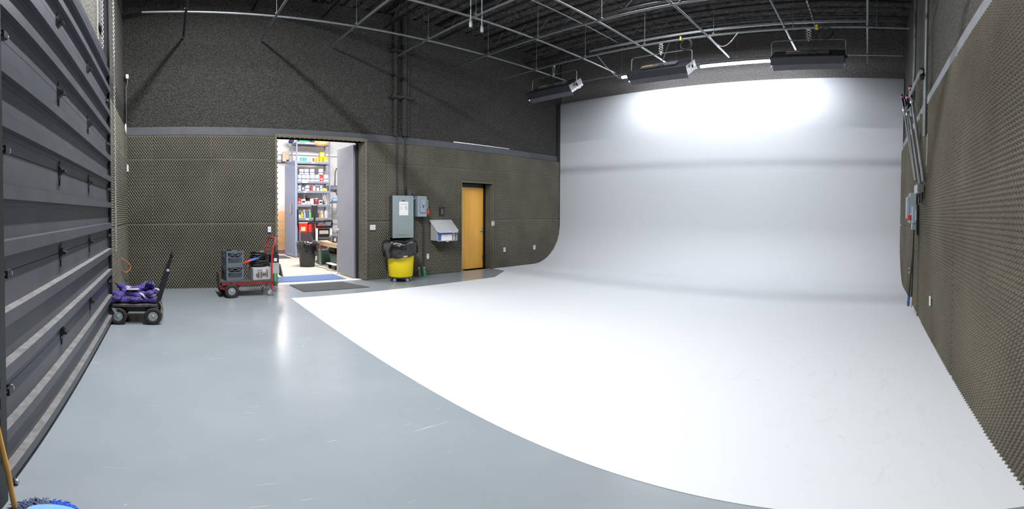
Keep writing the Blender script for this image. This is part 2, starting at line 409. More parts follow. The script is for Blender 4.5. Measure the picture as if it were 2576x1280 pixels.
# ceiling deck: ribbed steel
b = MB(); prof = []
x = -1.3
while x < 11.6:
    prof += [(x, ZC + 0.06), (x + 0.05, ZC + 0.06), (x + 0.08, ZC), (x + 0.27, ZC), (x + 0.30, ZC + 0.06)]; x += 0.32
vs = [(px_, -1.2, pz_) for px_, pz_ in prof] + [(px_, 9.6, pz_) for px_, pz_ in prof]; n = len(prof)
b.add(vs, [(i, i + 1, n + i + 1, n + i) for i in range(n - 1)])
b.box(-1.35, 11.65, -1.2, 9.6, ZC + 0.10, ZC + 0.15)
struct(b, 'ceiling', m_deck)
# trims
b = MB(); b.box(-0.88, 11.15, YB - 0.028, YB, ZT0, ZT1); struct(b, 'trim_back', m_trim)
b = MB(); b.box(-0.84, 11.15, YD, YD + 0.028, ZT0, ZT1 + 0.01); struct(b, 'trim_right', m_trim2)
b = MB(); b.box(6.9, 8.9, YB - 0.05, YB - 0.02, ZT1, ZT1 + 0.025); struct(b, 'trim_2', m_steel)
# doorway linings wrapped in foam
b = MB()
b.bbox(DX0 - 0.05, DX0, YB - 0.085, YB + WT, 0, DZ + 0.07, 0.008); b.bbox(DX1, DX1 + 0.06, YB - 0.085, YB + WT, 0, DZ + 0.07, 0.008)
b.bbox(DX0 + 0.001, DX1 - 0.001, YB - 0.085, YB + WT, DZ, DZ + 0.07, 0.004)
for i in range(28):
    zz = 0.06 + i * 0.113
    b.lathe([(0.0, -0.02), (0.018, -0.015), (0.026, 0), (0.018, 0.015), (0, 0.02)], (DX0, YB - 0.06, zz), 8)
    b.lathe([(0.0, -0.02), (0.018, -0.015), (0.026, 0), (0.018, 0.015), (0, 0.02)], (DX1, YB - 0.06, zz), 8)
for i in range(18):
    b.lathe([(0.0, -0.02), (0.022, -0.015), (0.032, 0), (0.022, 0.015), (0, 0.02)], (DX0 + 0.06 + i * 0.113, YB - 0.06, DZ), 8)
struct(b, 'trim_3', m_foam)
foam('trim_lining', m_foam, (DX1 - 0.0, YB, 0), (0, 1, 0), (-1, 0, 0), 0.0, WT, 0.0, DZ, base=0.022, amp=0.014)['kind'] = 'structure'
b = MB()
b.bbox(WX0 - 0.03, WX0, YB - 0.085, YB + WT, 0, WZ + 0.04, 0.008); b.bbox(WX1, WX1 + 0.035, YB - 0.085, YB + WT, 0, WZ + 0.04, 0.008)
b.bbox(WX0 + 0.001, WX1 - 0.001, YB - 0.085, YB + WT, WZ, WZ + 0.04, 0.004)
struct(b, 'trim_4', m_foam)
foam('trim_lining', m_foam, (WX1, YB, 0), (0, 1, 0), (-1, 0, 0), -0.04, WT - 0.02, 0.0, WZ, base=0.022, amp=0.014)['kind'] = 'structure'
# dark recess frame behind the wood door
b = MB(); b.box(WX0 - 0.02, 7.20, YB + 0.20, YB + 0.26, 0, WZ); b.box(8.13, WX1 + 0.02, YB + 0.20, YB + 0.26, 0, WZ); b.box(WX0, WX1, YB + 0.20, YB + 0.26, 2.255, WZ + 0.02)
b.box(WX0, WX1, YB + 0.26, YB + 0.30, 0, WZ); struct(b, 'door_2_frame', m_black)
b = MB(); b.box(7.20, 8.13, YB + 0.205, YB + 0.25, 0.018, 2.255); d = struct(b, 'door_2', m_wood)
b = MB(); M = Matrix.Rotation(pi / 2, 4, 'X')
b.lathe([(0.033, 0), (0.033, 0.008), (0.012, 0.012), (0.012, 0.035), (0.028, 0.045), (0.031, 0.06), (0.024, 0.072), (0.0, 0.074)], (8.06, YB + 0.205, 1.075), 20, M)
o = b.build('door_knob', d, m_steel)
b = MB(); b.box(8.10, 8.128, YB + 0.20, YB + 0.206, 0.25, 0.36); b.box(8.10, 8.128, YB + 0.20, YB + 0.206, 1.0, 1.14); b.build('hinge_plate', d, m_steel)
# painted floor + cyclorama
zf = 0.004
b = MB(); b.prism([(1.96, YD + 0.03), (2.02, 1.18), (2.09, 3.33), (2.20, 7.77), (7.21, 7.98), (8.20, 8.68), (8.26, 9.24), (9.96, 9.24), (9.96, YD + 0.03)], 2, 0.0005, zf)
struct(b, 'floor_painted_white', m_cyc)
b = MB(); R = 1.25; cx = 11.2 - R; N = 28
prof = [(cx - 0.5, zf + 0.0006), (cx - 0.05, zf + 0.0006)] + [(cx + R * sin(t), R * (1 - cos(t)) + zf + 0.0006) for t in [pi / 2 * i / N for i in range(N + 1)]] + [(11.2, 2.5), (11.2, 3.8), (11.2, 5.17), (11.26, 5.17), (11.26, 1.2)]
vs = [(px_, YD + 0.02, pz_) for px_, pz_ in prof] + [(px_, 9.26, pz_) for px_, pz_ in prof]; n = len(prof)
b.add(vs, [(i, n + i, n + i + 1, i + 1) for i in range(n - 1)], True)
struct(b, 'wall_cyclorama', m_cyc)
b = MB(); b.box(11.05, 11.19, 9.262, 9.298, 1.27, 5.16); struct(b, 'trim_5', m_black)
b = MB(); b.box(11.06, 11.19, YD, YD + 0.018, 1.1, 5.16); struct(b, 'trim_6', m_black)

# ---------------------------------------------------------------- store room behind the doorway
b = MB(); b.box(1.0, 7.4, 9.36, 19.0, -0.2, -0.001); struct(b, 'floor_store_room', m_conc)
b = MB(); b.box(DX0, DX1, YB + 0.05, YB + 0.26, 0.0, 0.006); struct(b, 'trim_threshold', m_white)
YS = 15.9
b = MB()
b.box(4.34, 7.4, YS, YS + 0.2, 0, 4.7); b.box(3.2, 4.34, YS, YS + 0.2, 3.42, 4.7); b.box(1.0, 3.2, YS, YS + 0.2, 0, 4.7)
struct(b, 'wall_store_back', m_wallw)
b = MB(); b.box(7.2, 7.4, 9.54, YS, 0, 4.7); struct(b, 'wall_store_right', m_wallw)
b = MB(); b.box(1.0, 1.2, 9.54, 19, 0, 4.7); struct(b, 'wall_store_left', m_wallw)
b = MB(); b.box(1.0, 7.4, 9.54, 19.0, 4.7, 4.8); struct(b, 'ceiling_store_room', m_wallw)
b = MB(); b.box(3.1, 3.2, YS - 0.03, YS + 0.2, 0, 3.5); b.box(4.33, 4.44, YS - 0.01, YS + 0.2, 0, 3.5); b.box(3.1, 4.44, YS - 0.03, YS + 0.2, 3.42, 3.52); struct(b, 'door_3_frame', m_shelf)
b = MB(); b.mat(m_pink).box(1.2, 7.4, 18.0, 18.2, 1.62, 4.7); b.mat(m_tan).box(1.2, 7.4, 18.0, 18.2, 0, 1.62)
b.mat(m_greyink)
for z in (0.28, 0.82, 1.18): b.box(1.2, 7.4, 17.998, 18.0, z, z + 0.008)
struct(b, 'wall_corridor')

b = MB(); b.box(4.298, 4.36, 9.545, 9.60, 0, 3.24); struct(b, 'door_1_frame', m_dpipe)
# store room door leaves
def leaf(name, h0, h1, z0, z1, th, material):
    a = Vector((*h0, 0)); c = Vector((*h1, 0)); d = (c - a).normalized(); nrm = Vector((-d.y, d.x, 0)) * th / 2
    b = MB(); q = [a + nrm, a - nrm, c - nrm, c + nrm]
    b.add([(*p.xy, z0) for p in q] + [(*p.xy, z1) for p in q], [(3, 2, 1, 0), (4, 5, 6, 7), (0, 1, 5, 4), (1, 2, 6, 5), (2, 3, 7, 6), (3, 0, 4, 7)])
    return struct(b, name, material)
dl = leaf('door_1', (4.275, 9.60), (4.265, 10.60), 0.03, 3.18, 0.05, m_greydoor)
hp = atY(856, 578, 10.52)
b = MB(); b.lathe([(0.03, 0), (0.03, 0.01), (0.012, 0.012), (0.012, 0.05)], (4.24, 10.52, hp.z), 14, Matrix.Rotation(-pi / 2, 4, 'Y'))
b.tube([(4.19, 10.52, hp.z), (4.188, 10.45, hp.z), (4.19, 10.38, hp.z - 0.005)], 0.010, 8); b.build('lever_handle', dl, m_steel)
b = MB(); b.tube([(4.23, 10.45, 0.16), (4.20, 10.47, 0.05), (4.18, 10.48, 0.002)], 0.009, 6); b.box(4.165, 4.195, 10.46, 10.50, 0.001, 0.015); b.build('door_stop', dl, m_steel)
dl3 = leaf('door_3', (4.30, 15.84), (4.385, 14.80), 0.03, 3.39, 0.05, m_bluedoor)
b = MB(); b.bbox(4.30, 4.325, 15.16, 15.30, 1.52, 1.86, 0.004); b.build('push_plate', dl3, m_steel)
b = MB(); b.tube([(4.34, 14.95, 0.2), (4.31, 14.94, 0.06), (4.30, 14.93, 0.004)], 0.010, 6); b.build('door_stop', dl3, m_steel)


# ---------------------------------------------------------------- roof joists, pipe grid, rods
ZP = EYE + 3.88
def joist(x, label):
    e = empty('roof_joist', (x, 4.2, 6.16), label, 'roof joist', 'steel bar joists under the roof deck')
    y0, y1 = -5.0, 5.05
    for nm, z in (('bottom_chord', 0.0), ('top_chord', 0.40)):
        b = MB()
        for sx in (-1, 1):
            b.box(sx * 0.006, sx * 0.045, y0, y1, z, z + 0.006); b.box(sx * 0.006, sx * 0.012, y0, y1, z, z + 0.04)
        part(b, nm, e, m_dpipe)
    b = MB(); y = y0 + 0.1; P = 0.8
    while y + P < y1:
        b.tube([(0, y, 0.02), (0, y + P * 0.45, 0.40)], 0.0085, 6); b.tube([(0, y + P * 0.55, 0.40), (0, y + P, 0.02)], 0.0085, 6); y += P
    part(b, 'web', e, mat('web_steel', (0.12, 0.12, 0.125), 0.5, metal=0.4))
    return e
for x, l in ((0.25, 'steel bar joist under the roof deck nearest the sectional door'), (1.8, 'second steel bar joist under the deck from the sectional door'),
             (3.35, 'steel bar joist under the deck above the open doorway'), (4.9, 'steel bar joist under the deck above the electrical panel'),
             (6.44, 'steel bar joist under the deck with a pipe crossing near its bottom chord'), (7.97, 'steel bar joist with zigzag web above the middle of the light grid'),
             (9.55, 'steel bar joist with zigzag web last before the white cyclorama')):
    joist(x, l)
def pipe(pts, r, name, label, cat='pipe', material=m_pipe, group=None, n=10):
    b = MB(); b.tube(pts, r, n); o = b.build(name, None, material); return tag(o, label, cat, group)
PY = [8.06, 6.49, 4.89, 3.30, 1.67, 0.06]; QX = [10.20, 8.55, 6.89, 5.22, 3.57, 1.99, 0.36]
zp, zq = ZP + 0.025, ZP - 0.025
G1 = 'grid pipes running along the back wall'; G2 = 'grid pipes running away from the sectional door wall side to side'
pl = ['grid pipe hanging closest to the back wall, running lengthwise', 'second lengthwise grid pipe from the back wall', 'third lengthwise grid pipe from the back wall',
      'fourth lengthwise grid pipe, ending left of the bright strip light end', 'fifth lengthwise grid pipe, ending behind the right soft light', 'lengthwise grid pipe nearest the right wall, seen end on as a vertical line']
pend = [10.03, 10.95, 10.9, 11.0, 11.0, 10.98]
for y, l, xe, in zip(PY, pl, pend):
    pipe([(-0.43 if y > 8 else -0.6, y, zp), (xe, y, zp)], 0.024, 'grid_pipe', l, group='lengthwise lighting grid pipes')
ql = ['cross pipe of the lighting grid closest to the white cyclorama, above the strip light', 'cross pipe of the lighting grid carrying the three black soft lights', 'third cross grid pipe from the cyclorama',
      'fourth cross grid pipe from the cyclorama, ending above the panel conduits', 'cross grid pipe ending high above the right edge of the open doorway', 'cross grid pipe ending above the left edge of the open doorway',
      'dark cross grid pipe nearest the sectional door']
for i, (x, l) in enumerate(zip(QX, ql)):
    pipe([(x, -0.74, zq), (x, 8.0 if i == 0 else 9.2, zq)], 0.024, 'grid_pipe', l, group='cross pipes of the lighting grid', material=m_dpipe if i >= 6 else (m_pipe))
# strut channel on top of the soft-light pipe
b = MB(); X = 8.58
b.box(X - 0.02, X + 0.02, 0.1, 6.2, ZP + 0.10, ZP + 0.104); b.box(X - 0.02, X - 0.016, 0.1, 6.2, ZP + 0.10, ZP + 0.14); b.box(X + 0.016, X + 0.02, 0.1, 6.2, ZP + 0.10, ZP + 0.14)
tag(b.build('strut_channel', None, m_pipe), 'long steel strut channel lying just above the pipe with the soft lights', 'strut channel')
pipe([(6.40, 6.07, 6.145), (9.58, 6.07, 6.145)], 0.016, 'bridging_rod', 'thin steel bridging rod slanting across beneath the roof joists', 'rod')
pipe([(7.9, 1.25, 6.135), (10.2, 1.25, 6.135)], 0.022, 'conduit', 'pale conduit wrapped with dark cable above the right soft light', 'conduit')
b = MB(); b.tube([(7.9 + i * 0.02, 1.25 + 0.03 * cos(i * 0.7), 6.135 + 0.03 * sin(i * 0.7)) for i in range(105)], 0.008, 5)
tag(b.build('cable', None, m_black), 'dark cable wound around the pale conduit above the right soft light', 'cable')
# hanger rods with clamps (one per crossing that shows)
hl = 0
rodp = None
for i, x in enumerate(QX):
    for j, y in enumerate(PY):
        if i == 0 and j == 0: continue
        lab = 'hanger rod at %s cross pipe, %s long pipe' % (['cyclorama-side', 'soft-light', 'third', 'fourth', 'doorway-right', 'doorway-left', 'dark leftmost'][i],
              ['back', 'second', 'third', 'fourth', 'fifth', 'right-wall'][j])
        if rodp is None:
            rodp = empty('hanger_rod', (x, y - 0.17, zq), lab, 'hanger rod', 'hanger rods of the lighting grid')
            part(MB().tube([(0, 0, 0.05), (0, 0, 6.597 - zq)], 0.006, 6), 'rod', rodp, m_pipe)
            part(MB().bbox(-0.03, 0.03, -0.02, 0.02, 0.024, 0.052, 0.004), 'pipe_clamp', rodp, m_pipe)
        else:
            c = copy_tree(rodp); c.location = (x, y - 0.17, zq); c['label'] = lab
# electrical drops
for x, yy, l in ((1184 , 0, 'hanging grey cord drop with connector left of the grid crossing'), (1212, 0, 'hanging grey cord drop with connector right of the grid crossing')):
    p = atY(x, 57 if x == 1184 else 70, 5.6)
    e = empty('cord_drop', (p.x, p.y, p.z - 0.06), l, 'cord drop', 'hanging cord drops')
    part(MB().tube([(0, 0, 0.05), (0, 0, 6.597 - p.z + 0.06)], 0.010, 6), 'cord', e, m_pipe)
    part(MB().lathe([(0.028, -0.03), (0.030, 0.05), (0.02, 0.09), (0.012, 0.12)], n=12), 'connector', e, m_pipe)

# ---------------------------------------------------------------- strip light near the cyclorama
def strip(y0, y1, label):
    X, Z = 10.30, ZP - 0.10
    e = empty('strip_light', (X, (y0 + y1) / 2, Z), label, 'strip light', 'fluorescent strip lights over the cyclorama')
    h = (y1 - y0) / 2
    part(MB().bbox(-0.085, 0.085, -h, h, 0.025, 0.07, 0.006), 'housing', e, m_fixgrey)
    for dx in (-0.026, 0.026):
        part(MB().tube([(dx, -h + 0.03, 0.0), (dx, h - 0.03, 0.0)], 0.015, 10), 'tube', e, m_tube)
    for sy in (-1, 1):
        part(MB().box(-0.045, 0.045, sy * h - 0.01, sy * h + 0.01, -0.02, 0.04), 'lamp_holder', e, m_white)
strip(4.20, 6.37, 'bright strip light partly hidden behind the middle soft light')
strip(1.20, 4.10, 'bright long strip light between the middle and right soft lights')

# ---------------------------------------------------------------- soft lights
def soft_light(yc, label, coil=True):
    """fixture hangs from the pipe x=8.55; local frame: y along the fixture, opening tilted to the cyclorama"""
    e = empty('soft_light', (8.6, yc, 4.72), label, 'studio light', 'black soft lights hanging over the stage')
    T = Matrix.Rotation(radians(-34), 4, 'Y'); L = 0.70; D = 0.26
    b = MB()   # shallow reflector housing open at the bottom
    b.box(-D, D, -L, L, 0.14, 0.155, T); b.box(-D * 1.06, -D, -L, L, 0.0, 0.155, T); b.box(D, D * 1.06, -L, L, 0.0, 0.155, T)
    b.box(-D, D, -L, -L + 0.012, 0.0, 0.155, T); b.box(-D, D, L - 0.012, L, 0.0, 0.155, T)
    part(b, 'housing', e, m_fix)
    part(MB().box(-D + 0.01, D - 0.01, -L + 0.015, L - 0.015, 0.128, 0.138, T), 'reflector', e, m_reflector)
    for k in range(4):
        xx = -0.18 + k * 0.12
        part(MB().tube([T @ Vector((xx, -L + 0.04, 0.07)), T @ Vector((xx, L - 0.04, 0.07))], 0.018, 10), 'tube', e, m_tube2)
    b = MB()   # eggcrate blades
    for k in range(9): b.box(-D + 0.01, D - 0.01, -0.62 + k * 0.155, -0.617 + k * 0.155, 0.0, 0.035, T)
    part(b, 'louvre', e, m_fix)
    # long flap on the near side, hanging down; end flaps, white inside with slots
    F = T @ Matrix.Translation((-D, 0, 0)) @ Matrix.Rotation(radians(-20), 4, 'Y')
    b = MB(); b.box(-0.008, 0.0, -L + 0.02, L - 0.03, -0.14, 0.0, F); part(b, 'barn_door', e, m_fixgrey)
    F2 = T @ Matrix.Translation((D, 0, 0)) @ Matrix.Rotation(radians(50), 4, 'Y')
    b = MB(); b.box(0.0, 0.008, -L + 0.02, L - 0.02, -0.14, 0.0, F2); part(b, 'barn_door', e, m_fix)
    for s in (-1, 1):
        Fe = T @ Matrix.Translation((0, s * L, 0)) @ Matrix.Rotation(radians(12 * s), 4, 'X')
        b = MB().mat(m_reflector); b.box(-D, D, -0.004, 0.004, -0.050, 0.0, Fe).mat(m_black)
        for r in range(2):
            for c in range(4): b.box(-0.19 + c * 0.11, -0.13 + c * 0.11, -0.006, 0.006, -0.042 + r * 0.02, -0.034 + r * 0.02, Fe)
        part(b, 'end_flap', e, label='white end flap with slots')
    part(MB().bbox(-0.13, 0.10, -0.42, 0.42, 0.158, 0.21, 0.01, T), 'ballast', e, m_fixgrey)
    part(MB().box(-0.05, -0.02, 0.15, 0.42, 0.212, 0.216, T), 'label_strip', e, m_yel, 'yellow warning strip')
    # yoke
    zt = 5.165 - 4.72; yk = 0.725
    pts = [(-0.05, -yk, 0.05), (-0.05, -yk, zt - 0.05), (-0.05, -yk + 0.02, zt - 0.015), (-0.05, -yk + 0.06, zt), (-0.05, yk - 0.06, zt), (-0.05, yk - 0.02, zt - 0.015), (-0.05, yk, zt - 0.05), (-0.05, yk, 0.05)]
    yk_ = part(MB().tube(pts, 0.014, 6), 'yoke', e, m_pipe)
    for s in (-1, 1):
        part(MB().lathe([(0.0, -0.02), (0.035, -0.015), (0.035, 0.015), (0.0, 0.02)], (-0.05, s * (yk + 0.015), 0.05), 10, Matrix.Rotation(pi / 2, 4, 'X')), 'knob', e, m_blackpl)
    # scissor hanger up to the pipe
    b = MB(); z0, z1 = zt + 0.02, ZP - 4.72 - 0.05; K = 4; dz = (z1 - z0) / K
    for k in range(K):
        b.tube([(-0.05, -0.05, z0 + k * dz), (-0.05, 0.05, z0 + (k + 1) * dz)], 0.007, 5); b.tube([(-0.05, 0.05, z0 + k * dz), (-0.05, -0.05, z0 + (k + 1) * dz)], 0.007, 5)
    part(b, 'scissor_hanger', e, m_steel)
    part(MB().bbox(-0.075, -0.025, -0.03, 0.03, z1 - 0.035, z1 + 0.0, 0.005), 'pipe_clamp', e, m_steel)
    part(MB().tube([(-0.05, 0, zt - 0.03), (-0.05, 0, zt + 0.04)], 0.018, 8), 'yoke_clamp', e, m_steel)
    # power cable with a loop below
    pts = [T @ Vector((-0.10, -0.1, 0.22)) + Vector((-0.02, 0.10 * sin(t), -0.11 * (1 - cos(t)))) for t in [k * 2 * pi / 16 for k in range(17)]]
    pts += [pts[-1].lerp(Vector((-0.05, -0.22, ZP - 4.72)), k / 5) for k in range(1, 6)]
    part(MB().tube(pts, 0.006, 6), 'power_cable', e, m_black)
    return e
sl1 = soft_light(7.30, 'black soft light hanging left of the cyclorama edge, end flap glowing white')
for i, (yc, l) in enumerate(((4.32, 'middle black soft light hanging in front of the bright strip light'), (1.19, 'black soft light hanging at right, seen straight from behind'))):
    c = copy_tree(sl1); c.location.y = yc; c['label'] = l
def coil(c, r, label, n=3, rt=0.007, m=m_dpipe):
    b = MB()
    for k in range(n):
        b.tube([(c[0] + 0.012 * k, c[1] + (r + 0.01 * k) * cos(t), c[2] - r + (r + 0.012 * k) * sin(t)) for t in [q * 2 * pi / 24 for q in range(24)]], rt, 6, closed=True)
    tag(b.build('cable_coil', None, m), label, 'cable')
coil((8.50, 3.72, 5.40), 0.115, 'coiled power cable hanging from the grid above the middle soft light')
coil((8.50, 0.86, 5.42), 0.12, 'coiled dark cable with yellow tag hanging from the grid above the right soft light')
tag(MB().tube([(8.50, 3.84, 5.40), (8.50, 3.84, 5.49)], 0.02, 8).build('cable_tie', None, m_yel), 'yellow cable tie on the grid pipe above the coiled cable', 'cable tie')
tag(MB().tube([(8.50, 1.03, 5.38), (8.50, 1.03, 5.48)], 0.03, 8).build('cable_tie', None, m_yel), 'yellow tape band on the grid pipe at right', 'cable tie')
b = MB(); b.tube([(8.52, 3.22 - 0.62 * k / 16, 5.44 - 0.30 * sin(pi * k / 16)) for k in range(17)], 0.009, 6)
tag(b.build('cable', None, m_steel), 'pale cable sagging in a loop beneath the grid between the soft lights', 'cable')
b = MB(); b.tube([(8.56, 6.0, 5.455), (8.8, 5.90, 5.2), (8.95, 5.76, 5.0), (9.0, 5.62, 4.88)], 0.007, 6)
tag(b.build('cable', None, m_steel), 'thin cable dangling towards the left end of the strip light', 'cable')

# ---------------------------------------------------------------- sectional door on the left
sd = empty('sectional_door', (XA, GY0, 0), 'large charcoal steel sectional overhead door with ribs, left side', 'overhead door')
Lg = GY1 - GY0
joints = [0.0, 0.645, 1.285, 1.92, 2.555, 3.18, 3.70]
for i in range(6):
    z0, z1 = joints[i] + (0.03 if i == 0 else 0.002), joints[i + 1] - 0.002
    b = MB(); b.box(-0.045, 0.0, -0.16, Lg, z0, z1)
    part(b, 'door_section', sd, m_door)
ribs = [0.15, 0.44, 0.81, 1.10, 1.46, 1.745, 2.11, 2.40, 2.79, 3.05, 3.40, 3.66]
for z in ribs:
    below = z < EYE
    b = MB(); b.mat(m_doordust if z < 1.2 else m_door)
    b.add([(0.0, -0.16, z), (0.052, -0.16, z - 0.004), (0.052, Lg, z - 0.004), (0.0, Lg, z)], [(0, 1, 2, 3)])
    b.mat(m_door); b.box(0.044, 0.052, -0.16, Lg, z - 0.07, z - 0.0045); b.box(0.0, 0.052, -0.16, Lg, z - 0.078, z - 0.07)
    b.box(0.0, 0.006, -0.16, Lg, z - 0.11, z - 0.078)
    part(b, 'stiffening_rib', sd)
part(MB().mat(m_track).box(-0.04, 0.012, 0, Lg, 0.004, 0.05).mat(m_black).box(-0.03, 0.018, 0, Lg, 0.0, 0.03), 'bottom_seal', sd)
hy = [3.39, 4.68]
def hinge(y, z):
    b = MB(); M = Matrix.Translation((0, y, z))
    b.mat(m_track); b.box(0.0, 0.006, -0.035, 0.035, -0.06, 0.06, M)
    b.add([M @ Vector(p) for p in ((0.006, -0.03, 0.04), (0.006, 0.03, 0.04), (0.05, -0.025, 0.0), (0.05, 0.025, 0.0), (0.006, -0.03, -0.035), (0.006, 0.03, -0.035))], [(0, 1, 3, 2), (2, 3, 5, 4), (0, 2, 4), (1, 5, 3)])
    b.tube([M @ Vector((0.045, -0.045, 0)), M @ Vector((0.045, 0.045, 0))], 0.013, 8)
    b.tube([M @ Vector((0.006, 0.0, 0.06)), M @ Vector((0.004, 0.0, 0.10))], 0.006, 5); b.tube([M @ Vector((0.006, 0.0, -0.06)), M @ Vector((0.004, 0.0, -0.11))], 0.006, 5)
    b.mat(m_steel); b.tube([M @ Vector((0.012, 0.012, 0.02)), M @ Vector((0.018, 0.012, 0.02))], 0.010, 6)
    return part(b, 'hinge', sd)
for z in joints[1:6]:
    for y in hy: hinge(y - GY0, z)
    for y in (GY0 - 0.02, GY1 - 0.10):
        b = MB(); M = Matrix.Translation((0, y - GY0, z)); b.mat(m_track).box(0, 0.008, -0.04, 0.04, -0.07, 0.07, M).box(0.008, 0.05, -0.03, 0.03, -0.02, 0.02, M)
        b.mat(m_steel).tube([M @ Vector((0.03, -0.05, 0)), M @ Vector((0.03, 0.05, 0))], 0.009, 8); b.tube([M @ Vector((0.03, 0.032, 0)), M @ Vector((0.03, 0.048, 0))], 0.020, 12)
        part(b, 'roller_hinge', sd, label='hinge with steel roller')
# door tracks (fixed)
def track(y, s, top, label):
    b = MB(); b.box(XA - 0.058, XA + 0.045, y, y + s * 0.012, 0.0, top); b.box(XA + 0.035, XA + 0.045, y - s * 0.03, y, 0.0, top); b.box(XA - 0.058, XA - 0.052, y, y + s * 0.10, 0.0, top)
    return tag(b.build('door_track', None, m_track), label, 'door track', 'vertical tracks of the sectional door')
track(GY1 + 0.045, 1, 5.2, 'tall dark steel track at the far edge of the sectional door')
b = MB(); b.bbox(XA - 0.055, XA + 0.075, GY0 - 0.40, GY0 - 0.155, 0.0, 4.2, 0.006)
for k in range(9): b.box(XA + 0.073, XA + 0.077, GY0 - 0.24, GY0 - 0.22, 0.3 + k * 0.11, 0.36 + k * 0.11)
tag(b.build('door_post', None, m_black), 'black steel post at the near edge of the sectional door', 'post')
part(MB().tube([(0.02, 0.02, 0.05), (0.045, 0.02, 0.045)], 0.009, 10).lathe([(0.0, -0.012), (0.017, -0.012), (0.017, 0.012), (0, 0.012)], (0.055, 0.015, 0.024), 12, Matrix.Rotation(pi / 2, 4, 'Y')), 'bottom_roller', sd, m_zinc)
# small bright cable-end bolts along the bottom seal
for y in (2.75, 3.4, 4.1, 4.9): part(MB().tube([(0.0, y - GY0, 0.04), (0.03, y - GY0, 0.035)], 0.010, 8), 'bolt', sd, m_steel)
# header trim strip above door
b = MB(); b.box(XA - 0.06, XA + 0.01, GY0 - 0.1, GY1 + 0.12, GZ + 0.0, GZ + 0.16); struct(b, 'trim_7', m_trim)
# hoist chains
def chain(x, y, z0, z1, label, link=0.05, rt=0.0045):
    b = MB(); k = 0; z = z0
    while z < z1:
        pts = []
        for t in range(10):
            a = 2 * pi * t / 10; u = 0.012 * cos(a); v = link * 0.55 * sin(a)
            pts.append((x + (u if k % 2 else 0), y + (0 if k % 2 else u), z + v))
        b.tube(pts, rt, 4, closed=True); z += link * 0.75; k += 1
    return tag(b.build('hoist_chain', None, m_chain), label, 'chain')
chain(-0.80, 6.80, 1.0, 5.5, 'long hoist chain hanging beside the far door track')
chain(-0.86, 6.03, 3.95, 5.5, 'short hoist chain above the corner of the sectional door')
tag(MB().tube([(-0.87, 5.68, 3.95), (-0.87, 5.68, 5.5)], 0.007, 6).build('lift_cable', None, m_steel), 'thin lift cable rising above the sectional door', 'cable')
tag(MB().bbox(XA - 0.06, XA - 0.02, 5.85, 6.15, 4.24, 4.29, 0.006).build('bracket', None, m_track), 'dark steel bracket on the wall above the sectional door', 'bracket')
# wire with grey box in the corner, white disc
b = MB(); p0 = Vector((-0.85, 9.24, 4.5))
e = empty('sensor_wire', (-0.84, 9.23, 2.52), 'thin conduit in the left corner with a white box below and small sensor on top', 'sensor')
part(MB().tube([(0, 0, 0.1), (0, 0, 1.75), (0.03, 0, 1.85), (0.03, 0, 1.95)], 0.010, 6), 'conduit', e, m_pipe)
part(MB().bbox(-0.035, 0.035, -0.03, 0.03, -0.07, 0.08, 0.006), 'box', e, m_white, 'white box')
part(MB().bbox(0.0, 0.06, -0.03, 0.03, 1.95, 2.05, 0.006), 'sensor_head', e, m_white)
b = MB(); b.lathe([(0.0, 0.0), (0.11, 0.0), (0.11, 0.01), (0.095, 0.02), (0.0, 0.022)], (xo + 0.07, 8.90, 3.30), 24, Matrix.Rotation(pi / 2, 4, 'Y'))
tag(b.build('wall_disc', None, m_white), 'round white disc on the left wall near the corner', 'disc')
b = MB(); b.tube([(-0.83, 7.9, 0.78), (-0.78, 8.3, 0.68), (-0.74, 8.75, 0.56), (-0.76, 8.72, 0.46), (-0.80, 8.3, 0.47), (-0.84, 7.85, 0.58)], 0.010, 6)
tag(b.build('cord', None, m_orange), 'short orange cord looped from the left wall above the sandbags', 'cord')

# ---------------------------------------------------------------- back wall fixtures
def boxloc(mb, o, *a, **k): return mb
YF = YB - 0.072   # foam face
e = empty('electrical_panel', (5.42, YF, 1.475), 'large grey electrical panel on the foam wall with a white notice', 'electrical panel')
PD = 0.17         # depth
pTL = atY(988, 492, YF - PD); pBR = atY(1040, 597, YF - PD); cx_, cz_ = (pTL.x + pBR.x) / 2, (pTL.z + pBR.z) / 2
hw, hh = (pBR.x - pTL.x) / 2, (pTL.z - pBR.z) / 2
e.location = (cx_, YF, cz_)
part(MB().bbox(-hw, hw, -PD + 0.012, 0, -hh, hh, 0.004), 'cabinet', e, mat('panel_side', (0.06, 0.065, 0.062), 0.6))
part(MB().bbox(-hw - 0.004, hw + 0.004, -PD, -PD + 0.012, -hh - 0.004, hh + 0.004, 0.003), 'cover', e, m_panel)
dr = part(MB().bbox(-hw * 0.5, hw * 0.5, -PD - 0.006, -PD, -hh * 0.86, hh * 0.86, 0.002), 'panel_door', e, m_panel)
b = MB(); b.box(-0.03, 0.03, -PD - 0.012, -PD - 0.006, hh * 0.74, hh * 0.78); part(b, 'latch', dr, m_ink)
b = MB().mat(m_paper); x0, x1, z1_, z0_ = -hw * 0.40, hw * 0.47, hh * 0.72, hh * 0.07
b.box(x0, x1, -PD - 0.009, -PD - 0.0065, z0_, z1_).mat(m_greyink)
for k in range(2): b.box(x0 + 0.03, x1 - 0.03, -PD - 0.0095, -PD - 0.009, z1_ - 0.055 - k * 0.014, z1_ - 0.049 - k * 0.014)
for k in range(3): b.box(x0 + 0.02, x0 + 0.095, -PD - 0.0095, -PD - 0.009, z1_ - 0.13 - k * 0.025, z1_ - 0.124 - k * 0.025)
cxn, czn = x1 - 0.055, z1_ - 0.14
b.mat(m_ink)
